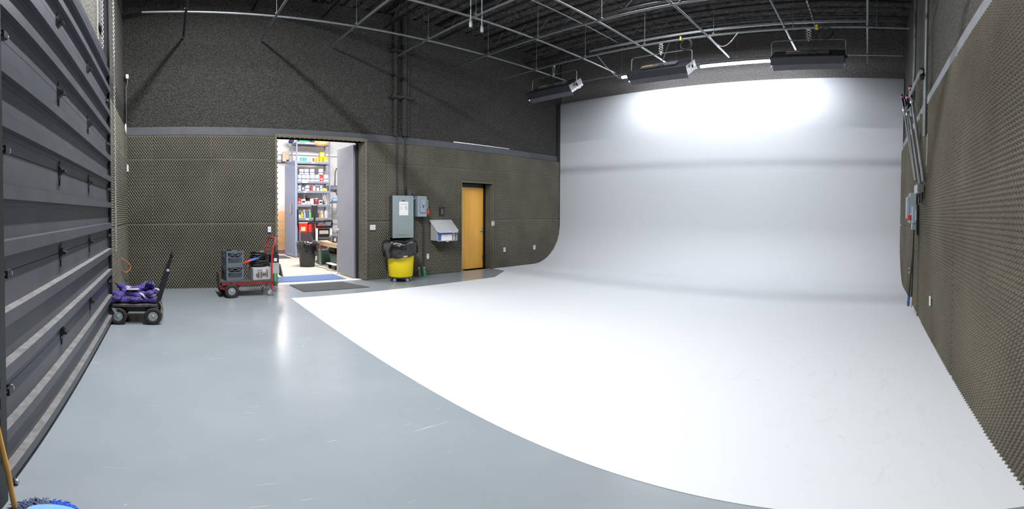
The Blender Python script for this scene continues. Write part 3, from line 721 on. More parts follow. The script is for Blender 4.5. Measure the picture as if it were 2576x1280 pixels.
for a0_, a1_ in ((0.6, 3.6), (4.0, 5.6)):
    b.tube([(cxn + 0.030 * cos(t), -PD - 0.0095, czn + 0.030 * sin(t)) for t in [a0_ + (a1_ - a0_) * k / 10 for k in range(11)]], 0.003, 4)
b.tube([(cxn - 0.012, -PD - 0.0095, czn + 0.012), (cxn + 0.006, -PD - 0.0095, czn + 0.016), (cxn - 0.002, -PD - 0.0095, czn - 0.012), (cxn + 0.014, -PD - 0.0095, czn - 0.030)], 0.003, 4)
b.box(cxn - 0.022, cxn + 0.024, -PD - 0.0095, -PD - 0.009, czn - 0.046, czn - 0.040)
part(b, 'notice', e, label='white paper notice with small grey print')
# dark stub pipe above the panel and the small fitting
tag(MB().tube([(cx_ + 0.20, YF - 0.10, cz_ + hh + 0.002), (cx_ + 0.20, YF - 0.10, cz_ + hh + 0.17)], 0.062, 16).lathe([(0.066, 0), (0.066, 0.012)], (cx_ + 0.20, YF - 0.10, cz_ + hh + 0.16), 16).build('conduit_stub', None, mat('grey_pvc', (0.055, 0.06, 0.06), 0.45)), 'short thick grey conduit stub on top of the electrical panel', 'conduit')
b = MB()
for k in range(9): b.tube([(cx_ - 0.21 + k * 0.055, YF - 0.06, cz_ - hh - 0.002), (cx_ - 0.21 + k * 0.055 + 0.01, YF - 0.05, cz_ - hh - 0.22)], 0.010 + 0.004 * (k % 3), 6)
tag(b.build('power_cables', None, m_black), 'row of black cables leaving the underside of the electrical panel', 'cable')
# safety switch
e = empty('safety_switch', (0, 0, 0), 'grey safety switch box with red tag right of the electrical panel', 'switch box')
PD2 = 0.17; a_ = atY(1052, 493, YF - PD2); c_ = atY(1073, 545, YF - PD2); hw2, hh2 = (c_.x - a_.x) / 2 + 0.01, (a_.z - c_.z) / 2
e.location = ((a_.x + c_.x) / 2, YF, (a_.z + c_.z) / 2)
part(MB().bbox(-hw2, hw2, -PD2, 0, -hh2, hh2, 0.006), 'cabinet', e, m_panel2)
fr = part(MB().bbox(-hw2 * 0.55, hw2 * 0.6, -PD2 - 0.03, -PD2, -hh2 * 0.62, hh2 * 0.74, 0.012), 'cover', e, m_panel2)
part(MB().mat(m_ink).box(-0.01, 0.035, -PD2 - 0.034, -PD2 - 0.03, 0.05, 0.11).mat(mat('pale_yellow', (0.75, 0.75, 0.35), 0.5)).box(-0.002, 0.027, -PD2 - 0.036, -PD2 - 0.034, 0.058, 0.102).mat(m_ink).box(-0.01, 0.035, -PD2 - 0.034, -PD2 - 0.03, 0.02, 0.035).box(-0.01, 0.035, -PD2 - 0.034, -PD2 - 0.03, -0.025, 0.005), 'label_plate', fr)
part(MB().tube([(hw2 + 0.012, -0.15, 0.16), (hw2 + 0.03, -0.16, 0.14), (hw2 + 0.03, -0.16, -0.02), (hw2 + 0.014, -0.15, -0.04)], 0.012, 8), 'lever', e, m_panel2)
part(MB().tube([(hw2 + 0.02, -0.16, -0.04), (hw2 + 0.045, -0.16, -0.05), (hw2 + 0.045, -0.16, -0.08), (hw2 + 0.02, -0.16, -0.09)], 0.006, 6), 'shackle', e, m_steel)
part(MB().bbox(hw2 + 0.004, hw2 + 0.06, -0.19, -0.14, -0.18, -0.09, 0.006), 'tag', e, m_redpl, 'red padlock')
tag(MB().tube([(cx_ + hw + 0.006, YF - 0.07, 1.90), (e.location.x - hw2 - 0.002, YF - 0.07, 1.90)], 0.017, 8).build('conduit_nipple', None, m_steel), 'short silver conduit joining the electrical panel to the safety switch', 'conduit')
def fixture_box(name, x, y, wpx, hpx, label, cat, material, Y=YF, dpt=0.012, slots=0, group=None):
    p = atY(x, y, Y - dpt); wd = wpx / F_PX * p.length / 2; hd = hpx / F_PX * p.length / 2
    wd = wd / max(0.55, cos(atan2(p.x, p.y)))
    e = empty(name, (p.x, Y, p.z), label, cat, group)
    part(MB().bbox(-wd, wd, -dpt, 0.02, -hd, hd, 0.003), 'cover_plate', e, material)
    if slots:
        b = MB()
        for q in ([0] if slots == 1 else [-1, 1]):
            b = MB(); b.box(-wd * 0.35, wd * 0.35, -dpt - 0.003, -dpt, q * hd * 0.5 - hd * 0.22, q * hd * 0.5 + hd * 0.22)
            part(b, 'toggle' if slots == 1 else 'receptacle', e, mat('grey_insert', (0.45, 0.45, 0.46), 0.5))
    return e
fixture_box('light_switch', 678, 577, 8, 14, 'white light switch left of the open doorway above the red cart', 'switch', m_white, slots=1)
fixture_box('outlet_plate', 935, 572, 6.5, 13, 'white outlet plate right of the open doorway, left one of the pair', 'outlet', m_white, slots=2)
fixture_box('light_switch', 942, 572, 5.5, 13, 'white switch plate right of the open doorway, right one of the pair', 'switch', m_white, slots=1)
fixture_box('outlet_plate', 1077, 645, 5, 13, 'white outlet low on the wall below the grey dispenser box', 'outlet', m_white, slots=2)
fixture_box('light_switch', 1241, 562, 5.5, 12, 'white light switch just right of the wooden door', 'switch', m_white, slots=1)
fixture_box('outlet_plate', 1270, 628, 4.5, 11, 'white outlet low on the wall right of the wooden door', 'outlet', m_white, slots=2)
fixture_box('outlet_plate', 1345, 622, 4.5, 11, 'white outlet low on the wall nearest the cyclorama curve', 'outlet', m_white, slots=2)
e = fixture_box('wall_socket', 1112, 532, 13, 22, 'dark recessed grey plate in the foam above the dispenser box', 'wall plate', m_black, dpt=0.006)
part(MB().bbox(-0.035, 0.03, -0.018, -0.006, -0.07, 0.06, 0.004), 'insert', e, mat('mid_grey', (0.12, 0.12, 0.125), 0.5))
# big conduits on the wall above
def wallpipe(x, z0, z1, r, label, y=None): return pipe([(x, (y or YB) - r - 0.004, z0), (x, (y or YB) - r - 0.004, z1)], r, 'conduit', label, 'conduit', m_spray if r > 0.03 else m_dpipe, 'conduits on the back wall')
wallpipe(5.18, ZT1 + 0.01, 6.58, 0.05, 'thick sprayed conduit left of the pair high on the back wall')
wallpipe(5.42, ZT1 + 0.01, 6.58, 0.07, 'thick sprayed conduit right of the pair high on the back wall')
wallpipe(5.54, ZT1 + 0.01, 6.58, 0.03, 'slim sprayed conduit at the right of the high conduit pair')
pipe([(5.20, YF - 0.03, cz_ + hh + 0.003), (5.20, YF - 0.03, ZT1 + 0.03)], 0.013, 'conduit', 'thin conduit rising from the left top of the electrical panel', 'conduit', m_dpipe)
pipe([(5.42, YF - 0.03, cz_ + hh + 0.003), (5.42, YF - 0.03, ZT1 + 0.03)], 0.018, 'conduit', 'thin conduit rising from the middle top of the electrical panel', 'conduit', m_dpipe)
for z, l in ((4.35, 'lower strut bracket across the conduits on the back wall'), (5.55, 'upper strut bracket across the conduits on the back wall')):
    tag(MB().bbox(5.02, 5.68, YB - 0.17, YB - 0.145, z, z + 0.04, 0.004).box(5.02, 5.04, YB - 0.17, YB - 0.001, z + 0.001, z + 0.039).box(5.66, 5.68, YB - 0.17, YB - 0.001, z + 0.001, z + 0.039).build('strut_bracket', None, m_spray), l, 'bracket')
pipe([(5.93, YF - 0.04, 1.45), (5.935, YF - 0.045, 0.30)], 0.016, 'conduit', 'dark conduit running down from the safety switch', 'conduit', m_dpipe)

# dispenser box
e = empty('dispenser_box', (0, 0, 0), 'grey wall box with sloping lid holding a blue and white carton', 'dispenser')
Dd = 0.30; a_ = atY(1098, 607, YF - Dd); c_ = atY(1152, 605, YF - Dd); x0, x1 = a_.x + 0.02, c_.x - 0.02; zb = atY(1125, 606, YF - Dd).z
ztop = atY(1115, 554, YF).z; zf_ = atY(1125, 580, YF - Dd).z
e.location = ((x0 + x1) / 2, YF, zb); hw3 = (x1 - x0) / 2; H1 = ztop - zb; H2 = zf_ - zb
m_disp = mat('dispenser_grey', (0.50, 0.51, 0.51), 0.5, var=0.04)
b = MB()
for s in (-1, 1):
    X0, X1 = (s * hw3, s * (hw3 - 0.012))
    b.prism([(0, 0), (-Dd, 0), (-Dd, H2 - 0.02), (0, H1 - 0.02)], 0, min(X0, X1), max(X0, X1))
b.box(-hw3, hw3, -Dd, 0, 0, 0.012); b.box(-hw3, hw3, -0.012, 0, 0.012, H1 - 0.03); b.box(-0.04, 0.04, -Dd - 0.006, -Dd, -0.02, 0.02)
part(b, 'body', e, m_disp)
b = MB(); q = [(-hw3 - 0.03, 0), (hw3 + 0.03, 0), (hw3 + 0.03, -Dd - 0.01), (hw3 - 0.03, -Dd - 0.06), (-hw3 + 0.03, -Dd - 0.06), (-hw3 - 0.03, -Dd - 0.01)]
sl = (H1 - H2) / Dd
b.add([(x, y, H1 + y * sl) for x, y in q] + [(x, y, H1 + 0.015 + y * sl) for x, y in q], [(5, 4, 3, 2, 1, 0), (6, 7, 8, 9, 10, 11)] + [(i, (i + 1) % 6, 6 + (i + 1) % 6, 6 + i) for i in range(6)])
part(b, 'lid', e, m_disp)
e2 = empty('carton', (e.location.x - 0.035, YF - 0.21, zb + 0.014), 'blue and white carton inside the grey wall box', 'carton')
part(MB().box(-hw3 * 0.72, hw3 * 0.62, -0.07, 0.08, 0, H2 * 0.76), 'box', e2, m_paper)
part(MB().box(-hw3 * 0.72 - 0.001, -hw3 * 0.45, -0.072, -0.07, 0, H2 * 0.76).box(-hw3 * 0.45, hw3 * 0.60, -0.072, -0.07, H2 * 0.58, H2 * 0.74), 'blue_print', e2, m_blue)
tag(MB().bbox(e.location.x + hw3 * 0.62, e.location.x + hw3 * 0.9, YF - 0.26, YF - 0.1, zb + 0.014, zb + H2 * 0.85, 0.01).build('packet', None, mat('silver_packet', (0.5, 0.5, 0.52), 0.3)), 'silvery packet beside the carton in the wall box', 'packet')

# yellow bin with liner on dolly
BX, BY = 5.07, 8.80
e = empty('rubbish_bin', (BX, BY, 0), 'round yellow rubbish bin on castors with a black bin liner', 'bin')
part(MB().lathe([(0.0, 0.105), (0.255, 0.105), (0.275, 0.13), (0.305, 0.60), (0.325, 0.80), (0.34, 0.81), (0.34, 0.84), (0.315, 0.84), (0.29, 0.6), (0.25, 0.14), (0, 0.14)], n=40), 'bin_body', e, m_yellow)
dl_ = part(MB().lathe([(0.0, 0.089), (0.235, 0.089), (0.26, 0.093), (0.265, 0.105), (0.0, 0.106)], n=28), 'dolly', e, m_blackpl)
def caster(parent, x, y, z, r=0.034, rz=0.0, ztop=None):
    M = Matrix.Translation((x, y, 0)) @ Matrix.Rotation(rz, 4, 'Z')
    b = MB(); W = Matrix.Rotation(pi / 2, 4, 'X'); 
    b.lathe([(0.0, -0.014), (r * 0.9, -0.014), (r, -0.008), (r, 0.008), (r * 0.9, 0.014), (0.0, 0.014)], n=18, M=M @ Matrix.Translation((0.015, 0, r)) @ W)
    wl = part(b, 'castor_wheel', parent, mat('castor_grey', (0.35, 0.35, 0.35), 0.5))
    b = MB()
    for s in (-1, 1): b.add([M @ Vector(p) for p in ((-0.02, s * 0.018, ztop or z), (0.03, s * 0.018, ztop or z), (0.025, s * 0.018, r * 0.8), (0.005, s * 0.018, r * 0.8))] + [M @ Vector(p) for p in ((-0.02, s * 0.021, ztop or z), (0.03, s * 0.021, ztop or z), (0.025, s * 0.021, r * 0.8), (0.005, s * 0.021, r * 0.8))], [(0, 1, 2, 3), (7, 6, 5, 4), (0, 4, 5, 1), (1, 5, 6, 2), (2, 6, 7, 3), (3, 7, 4, 0)])
    b.lathe([(0.0, (ztop or z) - 0.006), (0.028, (ztop or z) - 0.006), (0.028, ztop or z), (0, ztop or z)], n=12, M=M)
    b.tube([M @ Vector((0.015, -0.024, r)), M @ Vector((0.015, 0.024, r))], 0.006, 6)
    part(b, 'castor_fork', parent, m_steel)
for k in range(5):
    a = -pi / 2 + 0.15 + k * 2 * pi / 5; caster(e, 0.215 * cos(a), 0.215 * sin(a), 0.088, 0.040, a * 0.7)
def wobf(t, z): return 0.045 * sin(7 * t + z * 9) * (0.3 + abs(z - 0.8) * 2) + 0.03 * sin(13 * t + 2 * z)
b = MB(); n = 56; rows = [(0.29, 0.85, 0), (0.34, 0.935, 0.4), (0.372, 0.925, 0.6), (0.385, 0.87, 0.9), (0.392, 0.77, 1), (0.385, 0.66, 1)]
vs = []
for i, (r, z, q) in enumerate(rows):
    for j in range(n):
        t = 2 * pi * j / n
        zz = z + (0.012 * sin(5 * t + 1) if i > 0 else 0)
        if i == 5: zz = 0.61 + 0.065 * cos(t - 0.35) + 0.012 * sin(9 * t)
        if i == 4: zz = 0.74 + 0.03 * cos(t - 0.35)
        rr = r + q * (0.014 * sin(8 * t + i) + 0.010 * sin(17 * t + 2 * i)) + (0.03 if i in (3, 4) and cos(t - 3.3) > 0.3 else 0)
        vs.append((rr * cos(t), rr * sin(t), zz))
b.add(vs, [(i * n + j, i * n + (j + 1) % n, (i + 1) * n + (j + 1) % n, (i + 1) * n + j) for i in range(len(rows) - 1) for j in range(n)], True)
part(b, 'bin_liner', e, m_bag, 'black plastic liner folded over the rim')
part(MB().bbox(-0.15, -0.05, -0.395, -0.375, 0.59, 0.615, 0.005), 'rim_label', e, m_cream)
# spray bottles on the floor
for dx, mm, l in ((-0.11, mat('grey_green', (0.14, 0.17, 0.13), 0.4), 'dull grey-green spray bottle standing on the floor right of the yellow bin'), (0.04, m_green, 'bright green spray bottle standing on the floor right of the yellow bin')):
    e = empty('spray_bottle', (5.87 + dx, 9.10, 0.001), l, 'bottle', 'spray bottles beside the yellow bin')
    part(MB().lathe([(0.0, 0), (0.036, 0.0), (0.038, 0.02), (0.036, 0.11), (0.016, 0.17), (0.014, 0.20), (0, 0.2)], n=16), 'bottle_body', e, mm)
    part(MB().box(-0.035, 0.02, -0.012, 0.012, 0.20, 0.235).tube([(-0.02, 0, 0.205), (-0.035, 0, 0.16)], 0.005, 6), 'trigger', e, mat('trigger_grey', (0.4, 0.4, 0.42), 0.4))

# floor mats
def flatmat(poly, z, label, m, cat='mat'):
    c = Vector((sum(p[0] for p in poly) / len(poly), sum(p[1] for p in poly) / len(poly), 0))
    b = MB(); b.prism([(p[0] - c.x, p[1] - c.y) for p in poly], 2, 0.0, z); o = b.build('floor_mat', None, m); o.location = c + Vector((0, 0, 0.0002)); return tag(o, label, cat)
flatmat([(2.57, 9.20), (2.62, 8.33), (4.05, 8.33), (3.80, 9.24)], 0.012, 'dark grey ribbed floor mat in front of the open doorway', m_carpet)
flatmat([(2.34, 9.62), (4.05, 9.58), (4.08, 10.50), (2.62, 10.42)], 0.012, 'blue floor mat just inside the open doorway', m_bmat)
flatmat([(3.35, 14.65), (4.15, 14.60), (4.15, 15.60), (3.35, 15.6)], 0.010, 'small dark mat in front of the far store room door', m_carpet)
flatmat([(3.2, 16.3), (5.0, 16.3), (5.0, 17.9), (3.2, 17.9)], 0.006, 'purplish mat on the corridor floor beyond the far door', mat('purple_mat', (0.12, 0.07, 0.12), 0.9))

# ---------------------------------------------------------------- wheel helper
def wheel(parent, c, r, w, hub_m, tag_label=None, side=-1):
    W = Matrix.Translation(c) @ Matrix.Rotation(pi / 2, 4, 'X')
    b = MB().mat(m_rubber); hw_ = w / 2
    b.lathe([(r * 0.52, -hw_ * 0.7), (r * 0.60, -hw_ * 0.85), (r * 0.85, -hw_), (r * 0.96, -hw_ * 0.75), (r, -hw_ * 0.35), (r, hw_ * 0.35), (r * 0.96, hw_ * 0.75), (r * 0.85, hw_), (r * 0.60, hw_ * 0.85), (r * 0.52, hw_ * 0.7), (r * 0.52, -hw_ * 0.7)], n=32, M=W)
    t = part(b, 'tyre', parent)
    b = MB()
    b.lathe([(r * 0.53, -hw_ * 0.75), (r * 0.50, -hw_ * 0.8), (r * 0.44, -hw_ * 0.45), (r * 0.30, -hw_ * 0.40), (r * 0.26, -hw_ * 0.62), (r * 0.15, -hw_ * 0.66), (r * 0.13, -hw_ * 0.95), (0.0, -hw_ * 0.95)], n=28, M=W)
    b.lathe([(0.0, hw_ * 0.95), (r * 0.13, hw_ * 0.95), (r * 0.15, hw_ * 0.66), (r * 0.26, hw_ * 0.62), (r * 0.30, hw_ * 0.40), (r * 0.44, hw_ * 0.45), (r * 0.50, hw_ * 0.8), (r * 0.53, hw_ * 0.75)], n=28, M=W)
    for k in range(4):
        a = k * pi / 2 + 0.4
        for s in (-1, 1): b.lathe([(0, -0.005), (0.007, -0.005), (0.007, 0.005), (0, 0.005)], n=6, M=W @ Matrix.Translation((r * 0.2 * cos(a), r * 0.2 * sin(a), s * hw_ * 0.68)))
    part(b, 'hub', parent, hub_m, 'metal wheel hub')

# ---------------------------------------------------------------- black platform truck with sandbags
e = empty('platform_truck', (-0.44, 6.55, 0), 'low black platform truck with tilted handle near the sectional door', 'cart')
part(MB().bbox(-0.345, 0.285, -0.37, 0.32, 0.262, 0.30, 0.005), 'deck', e, mat('worn_board', (0.065, 0.055, 0.055), 0.7, var=0.5, vscale=14))
part(MB().mat(m_black).box(-0.34, 0.24, -0.25, 0.22, 0.18, 0.262).box(-0.34, 0.24, -0.03, 0.0, 0.12, 0.18), 'chassis', e)
for (x, y) in ((0.22, -0.345), (-0.27, -0.345), (0.22, 0.31), (-0.27, 0.31)):
    wheel(e, Vector((x, y + (0.0 if y < 0 else 0), 0.125)), 0.125, 0.075, m_zinc)
part(MB().tube([(0.22, -0.31, 0.125), (0.22, 0.28, 0.125)], 0.012, 8), 'axle', e, m_steel); part(MB().tube([(-0.27, -0.31, 0.125), (-0.27, 0.28, 0.125)], 0.012, 8), 'axle', e, m_steel)
part(MB().add([(-0.36, -0.392, 0.25), (-0.30, -0.392, 0.25), (-0.255, -0.392, 0.12), (-0.285, -0.392, 0.12), (-0.36, -0.386, 0.25), (-0.30, -0.386, 0.25), (-0.255, -0.386, 0.12), (-0.285, -0.386, 0.12)], [(0, 1, 2, 3), (7, 6, 5, 4), (0, 4, 5, 1), (1, 5, 6, 2), (2, 6, 7, 3), (3, 7, 4, 0)]), 'wheel_fork', e, m_zinc)
b = MB()
for y in (-0.33, 0.22): # tilted handle rails
    p0, p1 = Vector((0.268, y, 0.26)), Vector((0.50, y, 0.99))
    d_ = (p1 - p0).normalized(); nx = Vector((d_.z, 0, -d_.x))
    q = [p0 - nx * 0.035, p0 + nx * 0.035, p0.lerp(p1, 0.75) + nx * 0.03, p0.lerp(p1, 0.75) - nx * 0.03]
    b.add([v - Vector((0, 0.018, 0)) for v in q] + [v + Vector((0, 0.018, 0)) for v in q], [(0, 1, 2, 3), (7, 6, 5, 4), (0, 4, 5, 1), (1, 5, 6, 2), (2, 6, 7, 3), (3, 7, 4, 0)])
    b.tube([p0.lerp(p1, 0.6), p1], 0.016, 8)
b.tube([(0.50, -0.33, 0.985), (0.50, 0.22, 0.985)], 0.016, 8); b.box(0.36, 0.41, -0.33, 0.22, 0.58, 0.62)
part(b, 'handle', e, m_black)
part(MB().bbox(0.41, 0.455, -0.36, -0.325, 0.76, 0.80, 0.01), 'tape_tab', e, m_lilac)
part(MB().tube([(0.31, -0.36, 0.34), (0.34, -0.37, 0.28), (0.33, -0.36, 0.18), (0.36, -0.35, 0.22), (0.345, -0.35, 0.33)], 0.007, 5), 'rope', e, mat('old_rope', (0.35, 0.30, 0.2), 0.9))
def sandbag(loc, rz, tilt, sc_, label):
    e = empty('sandbag', loc, label, 'sandbag', 'purple sandbags on the platform truck'); e.rotation_euler = (tilt[0], tilt[1], rz)
    b = MB(); nu, nv = 30, 20; vs = []; fs = []
    from mathutils import noise
    off = Vector((loc[0] * 31, loc[1] * 17, loc[2] * 23))
    for i in range(nu + 1):
        u = -1 + 2 * i / nu
        prof = (max(0.0, 1 - abs(u) ** 5)) ** 0.45; wd_ = 0.62 + 0.38 * abs(u) ** 1.5 if abs(u) < 0.9 else 1.0   # tied in the middle, two full lobes
        th = prof * (0.55 + 0.45 * sin(pi * min(1, abs(u) * 1.15)))
        for j in range(nv):
            t = 2 * pi * j / nv
            cy, sz_ = math.copysign(abs(cos(t)) ** 0.6, cos(t)), math.copysign(abs(sin(t)) ** 0.9, sin(t))
            p = Vector((u * 0.165, cy * 0.088 * (0.25 + 0.75 * prof) * wd_, sz_ * 0.050 * th + 0.003 * sz_))
            nn = noise.noise(p * 16 + off); rg = 1 - abs(noise.noise(p * 26 + off)) * 2
            p *= (1 + 0.22 * nn); p.z += 0.010 * (rg - 0.6) * th * (1 if sz_ > 0 else -1)
            vs.append(p * sc_)
    for i in range(nu):
        for j in range(nv): fs.append((i * nv + j, i * nv + (j + 1) % nv, (i + 1) * nv + (j + 1) % nv, (i + 1) * nv + j))
    b.add(vs, fs, True); b.add(vs[:nv], [tuple(range(nv - 1, -1, -1))]); b.add(vs[-nv:], [tuple(range(nv))])
    part(b, 'bag', e, m_purple)
    f_ = MB(); g = [(0.10, -0.03, 0.045), (0.10, 0.03, 0.043), (0.165, -0.045, 0.035), (0.165, 0.045, 0.032), (0.215, -0.030, -0.012), (0.215, 0.035, -0.010), (0.190, -0.02, -0.03), (0.19, 0.03, -0.03)]
    g = [Vector(q) * sc_ for q in g]; g2_ = [q + Vector((0.006, 0, 0.006)) for q in g]
    f_.add(g + g2_, [(0, 1, 3, 2), (2, 3, 5, 4), (4, 5, 7, 6), (9, 8, 10, 11), (11, 10, 12, 13), (13, 12, 14, 15), (0, 2, 10, 8), (2, 4, 12, 10), (4, 6, 14, 12), (1, 9, 11, 3), (3, 11, 13, 5), (5, 13, 15, 7), (0, 8, 9, 1), (6, 7, 15, 14)], True)
    part(f_, 'end_flap', e, m_lilac, 'pale end flap')
    part(MB().tube([(-0.16 * sc_, -0.03, 0.0), (-0.21 * sc_, -0.02, 0.02), (-0.21 * sc_, 0.02, 0.02), (-0.16 * sc_, 0.03, 0)], 0.007, 5), 'loop', e, m_black)
    return e
SB = [(-0.72, 6.28, .352, .2, (0, .05), .95, 'leftmost purple sandbag at the front of the truck'),
      (-0.55, 6.27, .350, -.15, (0.2, -.1), .85, 'purple sandbag lying on the deck second from the left in front'),
      (-0.40, 6.27, .352, .25, (-.2, 0), .85, 'purple sandbag at the front middle of the truck with its pale flap to the right'),
      (-0.26, 6.28, .352, -.2, (0.1, 0), .85, 'purple sandbag on the deck at the front right beside the handle'),
      (-0.66, 6.31, .435, .9, (.25, -.35), .95, 'plump purple sandbag slanting over the left front bags'),
      (-0.50, 6.30, .435, -.3, (.2, .25), .9, 'purple sandbag across the centre of the pile'),
      (-0.33, 6.30, .430, 2.8, (-.2, .2), .85, 'purple sandbag resting on the front right bags beside the handle'),
      (-0.72, 6.52, .40, 1.2, (0, .1), 1.0, 'purple sandbag at the left rear of the pile with a dark strap'),
      (-0.52, 6.58, .42, .3, (0, 0), 1.0, 'purple sandbag in the middle rear of the pile'),
      (-0.30, 6.60, .44, -.4, (0, .15), 1.0, 'purple sandbag at the right rear of the pile'),
      (-0.40, 6.44, .50, .8, (.3, -.2), .9, 'purple sandbag on top of the pile near the handle'),
      (-0.26, 6.50, .53, 1.5, (0.2, .3), .85, 'small purple sandbag topmost against the handle'),
      (-0.62, 6.48, .49, -.4, (-.3, .2), .9, 'purple sandbag on top at the left with pale flap'),]
for x, y, z, rz, tl, s_, l in SB: sandbag((x, y, z), rz, tl, s_, l)
tag(MB().bbox(-0.60, -0.42, 6.24, 6.34, 0.495, 0.507, 0.004).build('cloth', None, m_lilac), 'pale folded cloth on top of the purple sandbags', 'cloth')

# ---------------------------------------------------------------- red wagon with crates
WXc, WYc = 1.45, 8.36
e = empty('hand_truck', (WXc, WYc, 0), 'red framed platform cart with big rubber tyres beside the doorway', 'cart')
part(MB().bbox(-0.50, 0.49, -0.26, 0.26, 0.285, 0.315, 0.004), 'deck', e, mat('carpet_deck', (0.06, 0.065, 0.07), 0.9))
b = MB(); b.box(-0.50, 0.49, -0.26, -0.235, 0.235, 0.285); b.box(-0.50, 0.49, 0.235, 0.26, 0.235, 0.285); b.box(-0.50, -0.475, -0.26, 0.26, 0.16, 0.285); b.box(0.465, 0.49, -0.26, 0.26, 0.235, 0.285)
b.prism([(-0.50, 0.235), (-0.10, 0.235), (-0.17, 0.15), (-0.46, 0.15)], 1, -0.235, -0.22); b.prism([(-0.50, 0.235), (-0.10, 0.235), (-0.17, 0.15), (-0.46, 0.15)], 1, 0.22, 0.235)
part(b, 'frame', e, m_dkred)
part(MB().bbox(-0.515, -0.50, -0.25, 0.25, 0.22, 0.44, 0.003), 'end_board', e, mat('brown_board', (0.11, 0.07, 0.05), 0.7))
wheel(e, Vector((-0.295, -0.285, 0.13)), 0.13, 0.085, m_zinc); wheel(e, Vector((-0.36, 0.275, 0.13)), 0.13, 0.085, m_zinc)
part(MB().tube([(-0.295, -0.24, 0.13), (-0.36, 0.24, 0.13)], 0.012, 8), 'axle', e, m_steel)
caster(e, 0.44, -0.20, 0.235, 0.055, 0.3); caster(e, 0.40, 0.22, 0.235, 0.055, 1.0)
b = MB(); pts = [Vector((0.475, -0.245, 0.12)), Vector((0.475, -0.245, 0.84)), Vector((0.50, -0.245, 0.93)), Vector((0.55, -0.24, 1.05)), Vector((0.555, -0.20, 1.085)), Vector((0.54, 0.0, 1.095)), Vector((0.53, 0.15, 1.085)), Vector((0.52, 0.235, 1.06)), Vector((0.50, 0.245, 0.95)), Vector((0.475, 0.245, 0.84)), Vector((0.475, 0.245, 0.24))]
part(b.tube(pts, 0.017, 10), 'push_handle', e, m_red)
def crate(z, label):
    e = empty('milk_crate', (1.205, 8.31, z), label, 'crate', 'grey milk crates on the red cart', 0.17)
    W = 0.17; D_ = 0.17; H = 0.275
    part(MB().box(-W + 0.012, W - 0.012, -D_ + 0.012, D_ - 0.012, 0, 0.008), 'base', e, m_crate)
    for side in range(4):
        R_ = Matrix.Rotation(side * pi / 2, 4, 'Z'); b = MB()
        y = -D_; W_ = W if side % 2 == 0 else W - 0.013
        b.box(-W_, W_, y, y + 0.012, 0.0005, 0.055, R_); b.box(-W_ - 0.004, W_ + 0.004, y - 0.004, y + 0.011, H - 0.03, H, R_)
        b.box(-W_ + 0.0003, -W_ + 0.035, y + 0.0006, y + 0.0115, 0.001, H - 0.001, R_); b.box(W_ - 0.035, W_ - 0.0003, y + 0.0006, y + 0.0115, 0.001, H - 0.001, R_); b.box(-W_, W_, y + 0.001, y + 0.010, 0.145, 0.158, R_)
        # handle hole frame
        hp_ = [R_ @ Vector((0.055 * cos(t) * (1.25 if abs(cos(t)) > .5 else 1), y - 0.002, 0.205 + 0.022 * sin(t))) for t in [k * 2 * pi / 16 for k in range(16)]]
        b.tube(hp_, 0.006, 5, closed=True)
        # diagonal lattice
        for k in range(9):
            for sgn in (-1, 1):
                x0_ = -0.14 + k * 0.035
                za, zb_ = (0.055, 0.145)
                xe = x0_ + sgn * 0.09
                def cl(x, z, x2, z2):
                    if x2 > 0.14: t = (0.14 - x) / (x2 - x); return 0.14, z + (z2 - z) * t
                    if x2 < -0.14: t = (-0.14 - x) / (x2 - x); return -0.14, z + (z2 - z) * t
                    return x2, z2
                xe, ze = cl(x0_, za, xe, zb_)
                if abs(xe - x0_) > 0.005: b.tube([R_ @ Vector((x0_, y + 0.005, za)), R_ @ Vector((xe, y + 0.005, ze))], 0.0042, 4)
                xe, ze = cl(x0_, 0.158, x0_ + sgn * 0.087, 0.245)
                if abs(x0_) > 0.075 and abs(xe - x0_) > 0.005: b.tube([R_ @ Vector((x0_, y + 0.005, 0.158)), R_ @ Vector((xe, y + 0.005, ze))], 0.0042, 4)
        part(b, 'side_wall', e, m_crate)
    return e
crate(0.316, 'lower grey milk crate of the stack on the red cart'); crate(0.592, 'upper grey milk crate of the stack on the red cart, filled with cables')
def cable_heap(c, rx, ry, h, n, name, label, m, rt=0.008, seed=1, turns=3):
    r_ = random.Random(seed); b = MB()
    for k in range(n):
        ax, ay = rx * r_.uniform(0.55, 1), ry * r_.uniform(0.5, 1); ph = r_.uniform(0, 6.28); z0 = h * k / n; tl = r_.uniform(-0.25, 0.25)
        pts = [Vector((c[0] + ax * cos(t + ph) + 0.01 * sin(3 * t), c[1] + ay * sin(t + ph), c[2] + rt + z0 + tl * ax * cos(t + ph) + h * 0.08 * sin(2 * t + k))) for t in [q * 2 * pi / 18 for q in range(18)]]
        for p in pts: p.z = max(p.z, c[2] + rt + 0.001)
        b.tube(pts, rt, 6, closed=True)
    return tag(b.build(name, None, m), label, 'cable', None)
cable_heap((1.205, 8.31, 0.604), 0.14, 0.14, 0.25, 14, 'coiled_cable', 'black cables heaped in the upper milk crate', m_blackpl, 0.009, 3)
cable_heap((1.205, 8.31, 0.328), 0.14, 0.14, 0.18, 10, 'coiled_cable', 'black cables inside the lower milk crate', m_blackpl, 0.009, 5)
